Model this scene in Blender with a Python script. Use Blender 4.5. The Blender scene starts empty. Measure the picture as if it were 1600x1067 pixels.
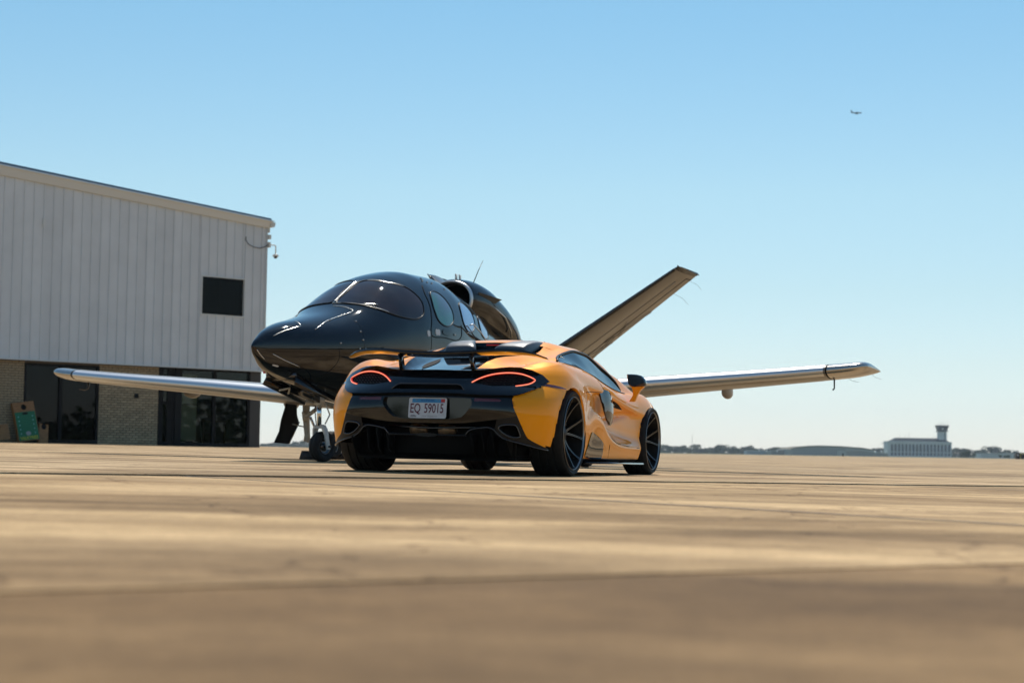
import bpy, bmesh, math, random
import numpy as np
from mathutils import Vector, Matrix, Euler
from mathutils.geometry import delaunay_2d_cdt
random.seed(7); rng = np.random.default_rng(7)
SC = bpy.context.scene
COL = SC.collection
R_ = math.radians
# ------------------------------------------------------------------ camera, sky, sun, exposure
cd = bpy.data.cameras.new('camera'); cam = bpy.data.objects.new('camera', cd); COL.objects.link(cam)
cd.sensor_width = 36; cd.lens = 63.0; cd.clip_start = .05; cd.clip_end = 20000
cam.location = (0, 0, .19)
cam.matrix_world = Matrix.Translation((0, 0, .19)) @ Matrix.Rotation(R_(93.474), 4, 'X') @ Matrix.Rotation(R_(.888), 4, 'Z')
cd.dof.use_dof = True; cd.dof.focus_distance = 14.6; cd.dof.aperture_fstop = 3.6
SC.camera = cam
SUN_EL, SUN_AZ = 57., 7.
w = bpy.data.worlds.new('World'); SC.world = w; w.use_nodes = True
nt = w.node_tree; nt.nodes.clear()
sky = nt.nodes.new('ShaderNodeTexSky'); sky.sky_type = 'NISHITA'; sky.sun_disc = False
sky.sun_elevation = R_(SUN_EL); sky.sun_rotation = R_(SUN_AZ); sky.altitude = 180
sky.air_density = 1.15; sky.dust_density = 0.12; sky.ozone_density = 2.6
bg = nt.nodes.new('ShaderNodeBackground'); bg.inputs[1].default_value = .118
wo = nt.nodes.new('ShaderNodeOutputWorld')
wb = nt.nodes.new('ShaderNodeMixRGB'); wb.blend_type = 'MULTIPLY'; wb.inputs[0].default_value = 1; wb.inputs[2].default_value = (.84, .98, 1.02, 1)
nt.links.new(sky.outputs[0], wb.inputs[1]); 
tcw = nt.nodes.new('ShaderNodeTexCoord'); sxw = nt.nodes.new('ShaderNodeSeparateXYZ'); nt.links.new(tcw.outputs['Generated'], sxw.inputs[0])
crw = nt.nodes.new('ShaderNodeValToRGB'); nt.links.new(sxw.outputs['Z'], crw.inputs[0])
el_ = crw.color_ramp.elements
for k_, (p_, c_) in enumerate(((0.0, (.95, .94, 1.24)), (.05, (.94, .88, .98)), (.09, (.95, .89, .89)), (.143, (1.0, .955, .88)), (.24, (.85, .955, .90)))):
    e_ = el_[k_] if k_ < 2 else el_.new(p_)
    e_.position = p_; e_.color = (*c_, 1)
wb2 = nt.nodes.new('ShaderNodeMixRGB'); wb2.blend_type = 'MULTIPLY'; wb2.inputs[0].default_value = 1
nt.links.new(wb.outputs[0], wb2.inputs[1]); nt.links.new(crw.outputs[0], wb2.inputs[2]); nt.links.new(wb2.outputs[0], bg.inputs[0]); nt.links.new(bg.outputs[0], wo.inputs[0])
sl = bpy.data.lights.new('sun', 'SUN'); sl.energy = 4.2; sl.angle = R_(.53); sl.color = (1, .94, .84)
so = bpy.data.objects.new('sun', sl); COL.objects.link(so)
sd = Vector((math.sin(R_(SUN_AZ)) * math.cos(R_(SUN_EL)), math.cos(R_(SUN_AZ)) * math.cos(R_(SUN_EL)), math.sin(R_(SUN_EL))))
so.rotation_euler = sd.to_track_quat('Z', 'Y').to_euler()
SC.view_settings.view_transform = 'Standard'; SC.view_settings.look = 'None'
SC.view_settings.exposure = 0; SC.view_settings.gamma = 1; SC.view_settings.use_curve_mapping = False
SC.render.engine = 'CYCLES'

# ------------------------------------------------------------------ helpers
def pbr(name, col, rough=.5, metal=0, coat=0, coatr=.03, spec=.5, noise=0, nscale=5, bump=0, bscale=40, emit=None, es=0, rnd=0, trans=0, ior=1.5, stretch=None, col2=None, wave=None):
    m = bpy.data.materials.new(name); m.use_nodes = True
    t = m.node_tree; b = t.nodes['Principled BSDF']
    b.inputs['Base Color'].default_value = (*col, 1); b.inputs['Roughness'].default_value = rough
    b.inputs['Metallic'].default_value = metal; b.inputs['Coat Weight'].default_value = coat
    b.inputs['Coat Roughness'].default_value = coatr; b.inputs['Specular IOR Level'].default_value = spec
    b.inputs['Transmission Weight'].default_value = trans; b.inputs['IOR'].default_value = ior
    if emit: b.inputs['Emission Color'].default_value = (*emit, 1); b.inputs['Emission Strength'].default_value = es
    tc = t.nodes.new('ShaderNodeTexCoord'); vec = tc.outputs['Object']
    if stretch:
        mp = t.nodes.new('ShaderNodeMapping'); mp.inputs['Scale'].default_value = stretch
        t.links.new(vec, mp.inputs[0]); vec = mp.outputs[0]
    out = None
    if noise:
        n = t.nodes.new('ShaderNodeTexNoise'); n.inputs['Scale'].default_value = nscale; n.inputs['Detail'].default_value = 6; n.inputs['Roughness'].default_value = .62
        t.links.new(vec, n.inputs['Vector'])
        r = t.nodes.new('ShaderNodeValToRGB'); c2 = col2 or tuple(c * (1 - noise) for c in col)
        r.color_ramp.elements[0].color = (*c2, 1); r.color_ramp.elements[1].color = (*[min(1, c * (1 + noise * .5)) for c in col], 1)
        r.color_ramp.elements[0].position = .34; r.color_ramp.elements[1].position = .66
        t.links.new(n.outputs['Fac'], r.inputs[0]); out = r.outputs[0]
    if rnd:
        oi = t.nodes.new('ShaderNodeObjectInfo'); mx = t.nodes.new('ShaderNodeMixRGB'); mx.blend_type = 'MULTIPLY'; mx.inputs[0].default_value = 1
        mr = t.nodes.new('ShaderNodeMapRange'); mr.inputs[3].default_value = 1 - rnd; mr.inputs[4].default_value = 1 + rnd * .6
        t.links.new(oi.outputs['Random'], mr.inputs[0]); t.links.new(mr.outputs[0], mx.inputs[2])
        if out: t.links.new(out, mx.inputs[1])
        else: mx.inputs[1].default_value = (*col, 1)
        out = mx.outputs[0]
    if out: t.links.new(out, b.inputs['Base Color'])
    if bump:
        n2 = t.nodes.new('ShaderNodeTexNoise'); n2.inputs['Scale'].default_value = bscale; n2.inputs['Detail'].default_value = 5
        t.links.new(vec, n2.inputs['Vector'])
        bp = t.nodes.new('ShaderNodeBump'); bp.inputs['Strength'].default_value = bump; bp.inputs['Distance'].default_value = .01
        t.links.new(n2.outputs['Fac'], bp.inputs['Height']); t.links.new(bp.outputs[0], b.inputs['Normal'])
    return m
def props(o, label=None, cat=None, group=None, kind=None):
    if label: o['label'] = label
    if cat: o['category'] = cat
    if group: o['group'] = group
    if kind: o['kind'] = kind
    return o
def empty(name, label=None, cat=None, group=None, loc=(0, 0, 0), rz=0):
    o = bpy.data.objects.new(name, None); COL.objects.link(o); o.location = loc; o.rotation_euler = (0, 0, rz); o.empty_display_size = .2
    return props(o, label, cat, group)
def mk(name, v, f, mat, parent=None, smooth=True, recalc=False, label=None, auto=None):
    me = bpy.data.meshes.new(name)
    me.from_pydata([tuple(map(float, p)) for p in v], [], [tuple(int(i) for i in q) for q in f])
    if recalc or auto:
        bm = bmesh.new(); bm.from_mesh(me)
        if recalc: bmesh.ops.remove_doubles(bm, verts=bm.verts, dist=1e-5); bmesh.ops.recalc_face_normals(bm, faces=bm.faces)
        if auto:
            for e in bm.edges:
                if len(e.link_faces) == 2 and e.calc_face_angle(0) > R_(auto): e.smooth = False
        bm.to_mesh(me); bm.free()
    me.materials.append(mat)
    if smooth: me.shade_smooth() if not auto else [setattr(p, 'use_smooth', True) for p in me.polygons]
    o = bpy.data.objects.new(name, me); COL.objects.link(o)
    if parent is not None: o.parent = parent
    if label: o['label'] = label
    return o
def share(name, src, parent, loc=None, rot=None, scale=None):
    o = bpy.data.objects.new(name, src.data); COL.objects.link(o); o.parent = parent
    if loc is not None: o.location = loc
    if rot is not None: o.rotation_euler = rot
    if scale is not None: o.scale = scale
    return o
def mirror(o, parent=None):
    c = o.copy(); COL.objects.link(c); c.parent = parent or o.parent; c.scale = (-1, 1, 1)
    for ch in o.children:
        d = ch.copy(); COL.objects.link(d); d.parent = c
    return c
class MB:
    """collects shapes into one mesh"""
    def __init__(s): s.v = []; s.f = []
    def add(s, v, f):
        k = len(s.v); s.v += [tuple(map(float, p)) for p in v]; s.f += [tuple(int(i) + k for i in q) for q in f]; return s
    def box(s, a, b, M=None):
        x0, y0, z0 = a; x1, y1, z1 = b
        v = [(x0, y0, z0), (x1, y0, z0), (x1, y1, z0), (x0, y1, z0), (x0, y0, z1), (x1, y0, z1), (x1, y1, z1), (x0, y1, z1)]
        if M is not None: v = [tuple(M @ Vector(p)) for p in v]
        return s.add(v, [(3, 2, 1, 0), (4, 5, 6, 7), (0, 1, 5, 4), (1, 2, 6, 5), (2, 3, 7, 6), (3, 0, 4, 7)])
    def hexa(s, p): return s.add(p, [(3, 2, 1, 0), (4, 5, 6, 7), (0, 1, 5, 4), (1, 2, 6, 5), (2, 3, 7, 6), (3, 0, 4, 7)])
    def tube(s, pts, r, n=8, cap=True, closed=False, flat=1.0):
        pts = [Vector(p) for p in pts]; N = len(pts); rs = r if hasattr(r, '__len__') else [r] * N
        V = []; up = Vector((0, 0, 1)); prev = None
        for i, p in enumerate(pts):
            if closed: d = pts[(i + 1) % N] - pts[i - 1]
            else: d = pts[min(i + 1, N - 1)] - pts[max(i - 1, 0)]
            d.normalize()
            a = d.cross(up) if prev is None else prev - d * prev.dot(d)
            if a.length < 1e-4: a = d.cross(Vector((1, 0, 0)))
            a.normalize(); prev = a; b = a.cross(d)
            for k in range(n):
                t = 2 * math.pi * k / n; V.append(p + (a * math.cos(t) + b * math.sin(t) * flat) * rs[i])
        F = []
        for i in range(N if closed else N - 1):
            j = (i + 1) % N
            for k in range(n): F.append((i * n + k, i * n + (k + 1) % n, j * n + (k + 1) % n, j * n + k))
        if cap and not closed: F += [tuple(range(n))[::-1], tuple((N - 1) * n + k for k in range(n))]
        return s.add(V, F)
    def lathe(s, prof, n=48, M=None, closed=False):
        """prof: (radius, axial) around local X axis"""
        V = []; m = len(prof)
        for i in range(n):
            t = 2 * math.pi * i / n
            for r, a in prof:
                p = Vector((a, r * math.cos(t), r * math.sin(t))); V.append(M @ p if M is not None else p)
        F = []
        for i in range(n):
            j = (i + 1) % n
            for k in range(m if closed else m - 1):
                l = (k + 1) % m; F.append((i * m + k, i * m + l, j * m + l, j * m + k))
        return s.add(V, F)
    def grid(s, P):
        P = np.asarray(P); a, b = P.shape[:2]
        return s.add(P.reshape(-1, 3), [(i * b + j, i * b + j + 1, (i + 1) * b + j + 1, (i + 1) * b + j) for i in range(a - 1) for j in range(b - 1)])
    def prism(s, poly, fn0, fn1):
        n = len(poly); V = [fn0(*p) for p in poly] + [fn1(*p) for p in poly]
        return s.add(V, [tuple(range(n))[::-1], tuple(range(n, 2 * n))] + [(i, (i + 1) % n, n + (i + 1) % n, n + i) for i in range(n)])
    def build(s, name, mat, parent=None, **k): return mk(name, s.v, s.f, mat, parent, **k)
def pchip(xs, ys, xq):
    xs = np.asarray(xs, float); ys = np.asarray(ys, float); h = np.diff(xs); d = np.diff(ys) / h; m = np.zeros(len(xs))
    for i in range(1, len(xs) - 1):
        if d[i - 1] * d[i] > 0:
            w1 = 2 * h[i] + h[i - 1]; w2 = h[i] + 2 * h[i - 1]; m[i] = (w1 + w2) / (w1 / d[i - 1] + w2 / d[i])
    m[0] = d[0]; m[-1] = d[-1]
    xq = np.clip(np.asarray(xq, float), xs[0], xs[-1]); k = np.clip(np.searchsorted(xs, xq) - 1, 0, len(xs) - 2)
    t = (xq - xs[k]) / h[k]
    return (2*t**3 - 3*t**2 + 1) * ys[k] + (t**3 - 2*t**2 + t) * h[k] * m[k] + (-2*t**3 + 3*t**2) * ys[k+1] + (t**3 - t**2) * h[k] * m[k+1]
def crom(P, n, closed=False):
    """centripetal-ish Catmull-Rom through P (K,d), n samples per segment"""
    P = np.asarray(P, float); K = len(P)
    if closed: Q = np.vstack([P[-1], P, P[0], P[1]]); segs = K
    else: Q = np.vstack([2 * P[0] - P[1], P, 2 * P[-1] - P[-2]]); segs = K - 1
    out = []
    for i in range(segs):
        p0, p1, p2, p3 = Q[i:i + 4]
        def dt(a, b): return max(np.linalg.norm(b - a) ** .5, 1e-4)
        t1 = dt(p0, p1); t2 = t1 + dt(p1, p2); t3 = t2 + dt(p2, p3)
        for k in range(n):
            t = t1 + (t2 - t1) * k / n
            A1 = (t1 - t) / t1 * p0 + t / t1 * p1; A2 = (t2 - t) / (t2 - t1) * p1 + (t - t1) / (t2 - t1) * p2; A3 = (t3 - t) / (t3 - t2) * p2 + (t - t2) / (t3 - t2) * p3
            B1 = (t2 - t) / t2 * A1 + t / t2 * A2; B2 = (t3 - t) / (t3 - t1) * A2 + (t - t1) / (t3 - t1) * A3
            out.append((t2 - t) / (t2 - t1) * B1 + (t - t1) / (t2 - t1) * B2)
    if not closed: out.append(P[-1])
    return np.array(out)
def inpoly(x, y, poly):
    c = False; n = len(poly); j = n - 1
    for i in range(n):
        xi, yi = poly[i]; xj, yj = poly[j]
        if (yi > y) != (yj > y) and x < (xj - xi) * (y - yi) / (yj - yi) + xi: c = not c
        j = i
    return c
def dense(poly, step):
    out = []
    for i in range(len(poly)):
        a = np.array(poly[i], float); b = np.array(poly[(i + 1) % len(poly)], float); n = max(1, int(np.linalg.norm(b - a) / step))
        out += [tuple(a + (b - a) * k / n) for k in range(n)]
    return out
def patch(name, poly, fn, mat, parent=None, holes=(), step=.03, thick=0, **kw):
    """flat outline filled with a fine mesh and laid on the surface fn(a, b)"""
    loops = [dense(poly, step)] + [dense(h, step) for h in holes]
    V = []; E = []
    for L in loops:
        k = len(V); V += L; E += [(k + i, k + (i + 1) % len(L)) for i in range(len(L))]
    xs = [p[0] for p in poly]; ys = [p[1] for p in poly]
    allp = np.array(V)
    for a in np.arange(min(xs) + step / 2, max(xs), step):
        for b in np.arange(min(ys) + step / 2, max(ys), step):
            if inpoly(a, b, poly) and not any(inpoly(a, b, h) for h in holes) and np.min(np.hypot(allp[:, 0] - a, allp[:, 1] - b)) > step * .45: V.append((a, b))
    r = delaunay_2d_cdt([Vector(p) for p in V], E, [], 0, 1e-6)
    vs, fs = r[0], r[2]; keep = []
    for f in fs:
        cx = sum(vs[i][0] for i in f) / len(f); cy = sum(vs[i][1] for i in f) / len(f)
        if inpoly(cx, cy, poly) and not any(inpoly(cx, cy, h) for h in holes): keep.append(tuple(f))
    P = [fn(p[0], p[1]) for p in vs]
    if thick:
        bm = bmesh.new(); bv = [bm.verts.new(p) for p in P]
        for f in keep: bm.faces.new([bv[i] for i in f])
        bmesh.ops.delete(bm, geom=[q for q in bm.verts if not q.link_faces], context='VERTS')
        bmesh.ops.recalc_face_normals(bm, faces=bm.faces)
        c = sum((q.co for q in bm.verts), Vector()) / len(bm.verts)
        bmesh.ops.solidify(bm, geom=bm.faces[:], thickness=thick)
        bmesh.ops.recalc_face_normals(bm, faces=bm.faces)
        me = bpy.data.meshes.new(name); 
        for e in bm.edges:
            if len(e.link_faces) == 2 and e.calc_face_angle(0) > R_(40): e.smooth = False
        bm.to_mesh(me); bm.free(); me.materials.append(mat)
        for p in me.polygons: p.use_smooth = True
        o = bpy.data.objects.new(name, me); COL.objects.link(o)
        if parent is not None: o.parent = parent
        if kw.get('label'): o['label'] = kw['label']
        return o
    h = 1e-3; NR = []
    for p in vs:
        a, b = p[0], p[1]; u = Vector(fn(a + h, b)) - Vector(fn(a - h, b)); v = Vector(fn(a, b + h)) - Vector(fn(a, b - h)); n = u.cross(v); NR.append(n.normalized() if n.length > 1e-12 else Vector((0, 0, 1)))
    kk = []
    for f in keep:
        q = [Vector(P[i]) for i in f[:3]]; fnm = (q[1] - q[0]).cross(q[2] - q[0]); kk.append(f if fnm.dot(NR[f[0]] + NR[f[1]] + NR[f[2]]) >= 0 else f[::-1])
    o = mk(name, P, kk, mat, parent, **kw)
    o.data.normals_split_custom_set_from_vertices([tuple(n) for n in NR]); return o
def text(name, s, size, mat, parent, M, sx=1.0, ext=.0005, bold=0):
    cu = bpy.data.curves.new(name, 'FONT'); cu.body = s; cu.size = size; cu.align_x = 'CENTER'; cu.align_y = 'CENTER'; cu.extrude = ext; cu.offset = bold; cu.resolution_u = 3
    t = bpy.data.objects.new('tmp', cu); COL.objects.link(t)
    dg = bpy.context.evaluated_depsgraph_get(); me = bpy.data.meshes.new_from_object(t.evaluated_get(dg)); bpy.data.objects.remove(t)
    me.transform(M @ Matrix.Diagonal((sx, 1, 1, 1))); me.materials.clear(); me.materials.append(mat); me.name = name
    o = bpy.data.objects.new(name, me); COL.objects.link(o)
    if parent is not None: o.parent = parent
    return o

# ------------------------------------------------------------------ ground
def sst(a, b, x):
    t = min(1, max(0, (x - a) / (b - a))); return t * t * (3 - 2 * t)
def gz(x, y):
    t = -.01 * max(-16, min(25, x)) + .0028 * max(0, min(34, y - 24))
    return t * (1 - sst(70, 150, math.hypot(x, y)))
def concrete(name, rnd):
    m = bpy.data.materials.new(name); m.use_nodes = True; t = m.node_tree; b = t.nodes['Principled BSDF']
    g = t.nodes.new('ShaderNodeNewGeometry'); N = lambda s, d, sc=(1, 1, 1), rz=.64: None
    def noise(scale, detail, sc=(1, 1, 1), rough=.6):
        mp = t.nodes.new('ShaderNodeMapping'); mp.inputs['Scale'].default_value = sc; mp.inputs['Rotation'].default_value = (0, 0, -.646)
        t.links.new(g.outputs['Position'], mp.inputs[0]); n = t.nodes.new('ShaderNodeTexNoise'); n.inputs['Scale'].default_value = scale; n.inputs['Detail'].default_value = detail; n.inputs['Roughness'].default_value = rough
        t.links.new(mp.outputs[0], n.inputs['Vector']); return n.outputs['Fac']
    def ramp(src, c0, c1, p0, p1):
        r = t.nodes.new('ShaderNodeValToRGB'); r.color_ramp.elements[0].color = (*c0, 1); r.color_ramp.elements[1].color = (*c1, 1)
        r.color_ramp.elements[0].position = p0; r.color_ramp.elements[1].position = p1; t.links.new(src, r.inputs[0]); return r.outputs[0]
    def mul(a, c):
        mx = t.nodes.new('ShaderNodeMixRGB'); mx.blend_type = 'MULTIPLY'; mx.inputs[0].default_value = 1; t.links.new(a, mx.inputs[1]); t.links.new(c, mx.inputs[2]); return mx.outputs[0]
    c = ramp(noise(.35, 5, (1, 1, 1)), (.52, .375, .215), (.72, .535, .33), .36, .64)
    c = mul(c, ramp(noise(1.6, 6, (.55, 1.5, 1)), (.66, .63, .60), (1.07, 1.06, 1.05), .36, .62))
    c = mul(c, ramp(noise(14, 7), (.80, .79, .78), (1.12, 1.12, 1.12), .3, .7))
    c = mul(c, ramp(noise(95, 4), (.78, .77, .76), (1.12, 1.12, 1.12), .28, .66))
    # wandering hairline cracks and old oil drips
    v = t.nodes.new('ShaderNodeTexVoronoi'); v.inputs['Scale'].default_value = .55; v.feature = 'DISTANCE_TO_EDGE'
    w1 = t.nodes.new('ShaderNodeMixRGB'); w1.blend_type = 'ADD'; w1.inputs[0].default_value = .9
    nn = t.nodes.new('ShaderNodeTexNoise'); nn.inputs['Scale'].default_value = 2.2; nn.inputs['Detail'].default_value = 5
    t.links.new(g.outputs['Position'], nn.inputs['Vector']); t.links.new(g.outputs['Position'], w1.inputs[1]); t.links.new(nn.outputs['Color'], w1.inputs[2]); t.links.new(w1.outputs[0], v.inputs['Vector'])
    c = mul(c, ramp(v.outputs['Distance'], (.52, .48, .44), (1, 1, 1), .0, .012))
    c = mul(c, ramp(noise(.85, 4, (.45, 1.6, 1)), (.74, .715, .69), (1.07, 1.06, 1.05), .36, .64))
    c = mul(c, ramp(noise(.48, 3, (.7, 1.5, 1), .5), (.66, .625, .58), (1.05, 1.05, 1.04), .40, .54))
    if rnd:
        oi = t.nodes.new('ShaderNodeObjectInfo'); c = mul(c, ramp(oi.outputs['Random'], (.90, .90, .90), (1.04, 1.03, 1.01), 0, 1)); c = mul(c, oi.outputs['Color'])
    t.links.new(c, b.inputs['Base Color']); b.inputs['Roughness'].default_value = .8; b.inputs['Specular IOR Level'].default_value = .12
    bp = t.nodes.new('ShaderNodeBump'); bp.inputs['Strength'].default_value = .5; bp.inputs['Distance'].default_value = .012
    t.links.new(noise(60, 5), bp.inputs['Height']); t.links.new(bp.outputs[0], b.inputs['Normal'])
    return m
M_slab = concrete('slab_concrete', True); M_apron = concrete('apron_concrete', False)
M_seal = pbr('joint_sealant', (.035, .03, .025), .7, noise=.4, nscale=9)
rad = [0, 2, 4, 7, 11, 16, 22, 30, 40, 52, 64, 76, 90, 110, 135, 160, 220, 320, 500, 800, 1400, 2600, 5000]
G = [[(r * math.sin(2 * math.pi * k / 96), r * math.cos(2 * math.pi * k / 96), gz(r * math.sin(2 * math.pi * k / 96), r * math.cos(2 * math.pi * k / 96)) - .02 * (1 - sst(60, 90, r))) for k in range(97)] for r in rad]
props(MB().grid(G).build('ground', M_apron), kind='structure')
ex = Vector((.799, .602)); fy = Vector((-.602, .799))
slabs = props(bpy.data.objects.new('apron', None), kind='structure'); COL.objects.link(slabs)
SL, SWD, J = 6.1, 7.3, .012
seal = MB()
nsl = 0
for j in range(-2, 8):
    for i in range(-7, 9):
        e0 = i * SL - 1.3; f0 = 2.25 + j * SWD
        c = ex * (e0 + SL / 2) + fy * (f0 + SWD / 2)
        if c.length > 66 or c.y < -6 or abs(c.x) > 9 + c.y * .42 + 4: continue
        # nothing under the hangar
        g = 5; P = []
        for a in range(g):
            row = []
            for b_ in range(g):
                p = ex * (e0 + J + (SL - 2 * J) * a / (g - 1)) + fy * (f0 + J + (SWD - 2 * J) * b_ / (g - 1)); row.append((p.x, p.y, gz(p.x, p.y) - (.009 if j == 0 else .0098 if j < 0 else 0)))
            P.append(row)
        m_ = MB().grid(P)
        rim = [(a, 0) for a in range(g)] + [(g - 1, b_) for b_ in range(1, g)] + [(a, g - 1) for a in range(g - 2, -1, -1)] + [(0, b_) for b_ in range(g - 2, 0, -1)]
        k0 = len(m_.v); top = [a * g + b_ for a, b_ in rim]
        for t_ in top: x, y, z = m_.v[t_]; m_.v.append((x, y, z - .02))
        n_ = len(rim); m_.f += [(top[q], top[(q + 1) % n_], k0 + (q + 1) % n_, k0 + q) for q in range(n_)]
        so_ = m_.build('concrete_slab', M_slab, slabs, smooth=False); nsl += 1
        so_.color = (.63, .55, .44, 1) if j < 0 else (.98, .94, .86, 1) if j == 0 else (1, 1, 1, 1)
        for (pa, pb) in (((e0, f0), (e0 + SL, f0)), ((e0, f0), (e0, f0 + SWD))):
            if j <= 0 and (pa[1] == pb[1] and j == 0 or j < 0): continue
            dirv = Vector((pb[0] - pa[0], pb[1] - pa[1])).normalized(); nn_ = Vector((-dirv.y, dirv.x)) * .02
            L = (Vector(pb) - Vector(pa)).length; pr = []
            for s in range(5):
                q = Vector(pa) + dirv * L * s / 4
                pr.append([(*(ex * (q + nn_ * sg).x + fy * (q + nn_ * sg).y), 0) for sg in (-1, 1)])
            seal.grid([[(x, y, gz(x, y) - .007) for x, y, _ in r] for r in pr])
props(seal.build('joint_sealant', M_seal, slabs), kind='stuff')
M_grass = pbr('far_grass', (.10, .12, .035), .9, noise=.4, nscale=.05)
props(MB().grid([[(x, y, .004) for x in np.linspace(-1200, 1500, 12)] for y in (430, 900, 2200, 4200)]).build('grass_field', M_grass), kind='structure')

# ------------------------------------------------------------------ SPORTS CAR
# authored as (x forward, y right, z up) -> object axes (y, x, z)
th = R_(18.3)
cR = Vector((math.cos(th), -math.sin(th), -.01 * math.cos(th))).normalized(); cF = Vector((math.sin(th), math.cos(th), -.01 * math.sin(th))).normalized(); cZ = cR.cross(cF).normalized()
car = empty('sports_car', 'orange and black sports car with rear wing and lit tail lights before the jet', 'car')
car.matrix_world = Matrix(((cR.x, cF.x, cZ.x, -.387), (cR.y, cF.y, cZ.y, 14.286), (cR.z, cF.z, cZ.z, .0039), (0, 0, 0, 1)))
def C3(x, y, z): return (y, x, z)
M_or = pbr('orange_paint', (1.0, .345, .0005), .42, metal=.15, coat=.62, coatr=.02, spec=.05)
M_gb = pbr('gloss_black_paint', (.004, .004, .005), .035, spec=.55)
M_pod = pbr('satin_carbon', (.10, .105, .115), .42, metal=.7)
M_sb = pbr('satin_black', (.005, .005, .006), .36, spec=.3)
M_mb = pbr('matt_black', (.006, .006, .006), .8, spec=.2)
M_rub = pbr('tyre_rubber', (.014, .014, .014), .72, noise=.3, nscale=30, spec=.35)
M_glass = pbr('tinted_glass', (.003, .012, .018), .04, spec=.14)
M_rim = pbr('dark_rim', (.006, .006, .007), .4, spec=.25)
M_sil = pbr('machined_silver', (.62, .63, .65), .22, metal=1)
M_sed = pbr('spoke_edge_metal', (.30, .30, .31), .3, metal=1)
M_gun = pbr('gunmetal', (.10, .10, .105), .25, metal=1)
M_disc = pbr('brake_disc', (.09, .088, .085), .4, metal=.9)
M_led = pbr('led_core', (.2, .02, .01), .4, emit=(1, .30, .17), es=1.25)
M_led2 = pbr('led_glow', (.3, .005, .003), .4, emit=(.9, .02, .012), es=.55)
M_red = pbr('red_reflector', (.09, .006, .006), .12, coat=1)
M_brk = pbr('brake_light_red', (.35, .01, .01), .2, coat=1, emit=(.6, .02, .01), es=.25)
M_heat = pbr('heat_tan_metal', (.30, .19, .11), .4, metal=.7, noise=.5, nscale=14)

ZL = [.10, .20, .30, .40, .50, .57, .64, .70, .76, .80, .86, .92]
X0 = [-.70, -.77, -.785, -.797, -.812, -.803, -.782, -.748, -.685, -.62, -.50, -.40]
NN = [3.7, 3.7, 3.7, 3.7, 3.5, 3.2, 2.7, 2.3, 2.2, 2.2, 2.2, 2.2]
YW = [.88, .91, .93, .94, .945, .947, .945, .94, .925, .905, .845, .77]
XC = -.05
def tailp(z): return [float(pchip(ZL, a, z)) for a in (X0, NN, YW)]
def xf(y, z):
    x0, n, yw = tailp(z); q = min(abs(y) / yw, .9995); return XC - (XC - x0) * (1 - q**n)**(1 / n)
# upper body nodes: x, belt, glass top, rail, ridge, centre (y,z)
UX = [-.05, .15, .275, .42, .56, .76, 1.05, 1.36, 1.68, 2.02, 2.09, 2.3, 2.63]
UN = [[(.72,.896),(.745,.897),(.75,.892),(.765,.884),(.775,.875),(.775,.857),(.775,.828),(.775,.783),(.775,.745),(.775,.722),(.775,.720),(.77,.722),(.78,.732)],
      [(.62,.868),(.66,.890),(.685,.908),(.64,.945),(.615,.968),(.602,1.0),(.60,1.033),(.60,1.024),(.635,.945),(.715,.80),(.73,.745),(.74,.73),(.74,.735)],
      [(.50,.866),(.53,.900),(.545,.925),(.54,.950),(.53,.978),(.50,1.022),(.50,1.072),(.50,1.078),(.53,1.045),(.60,.945),(.61,.915),(.65,.86),(.70,.755)],
      [(.365,.927),(.40,.945),(.42,.958),(.43,.975),(.44,.998),(.42,1.052),(.36,1.110),(.35,1.108),(.37,1.08),(.40,1.00),(.41,.98),(.43,.91),(.45,.785)],
      [(.0,.875),(.0,.91),(.0,.935),(.0,.965),(.0,1.0),(.0,1.086),(.0,1.127),(.0,1.127),(.0,1.10),(.0,1.03),(.0,1.01),(.0,.93),(.0,.80)]]
def un(k, x): return (float(pchip(UX, [p[0] for p in UN[k]], x)), float(pchip(UX, [p[1] for p in UN[k]], x)))
# side wall levels
SX = [-.05, .2, .4, .65, .9, 1.1, 1.3, 1.6, 1.9, 2.2, 2.4, 2.62, 2.85, 3.1]
Y0 = [.90, .895, .888, .88, .875, .872, .872, .872, .872, .872, .90, .905, .90, .87]
ZR = [.40, .40, .42, .50, .46, .36, .292, .252, .240, .235, .27, .30, .30, .30]      # blade ridge height
YR = [.942, .94, .930, .918, .908, .900, .898, .896, .896, .896, .915, .925, .92, .88]
YM = [.946, .94, .915, .880, .830, .798, .79, .80, .822, .858, .905, .925, .915, .875]   # recess
ZC_ = [.775, .755, .735, .71, .69, .672, .655, .62, .585, .552, .545, .55, .54, .52]    # shoulder crease
YU = [.935, .925, .905, .880, .852, .838, .826, .822, .826, .848, .885, .90, .885, .84]   # undercut just below it
YC = [.915, .908, .902, .895, .888, .884, .880, .876, .872, .875, .89, .90, .885, .84]
YS = [.825, .815, .81, .808, .808, .808, .808, .808, .808, .808, .81, .80, .77, .72]
ZS = [.868, .872, .868, .853, .826, .796, .766, .729, .711, .712, .722, .730, .715, .66]
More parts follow.
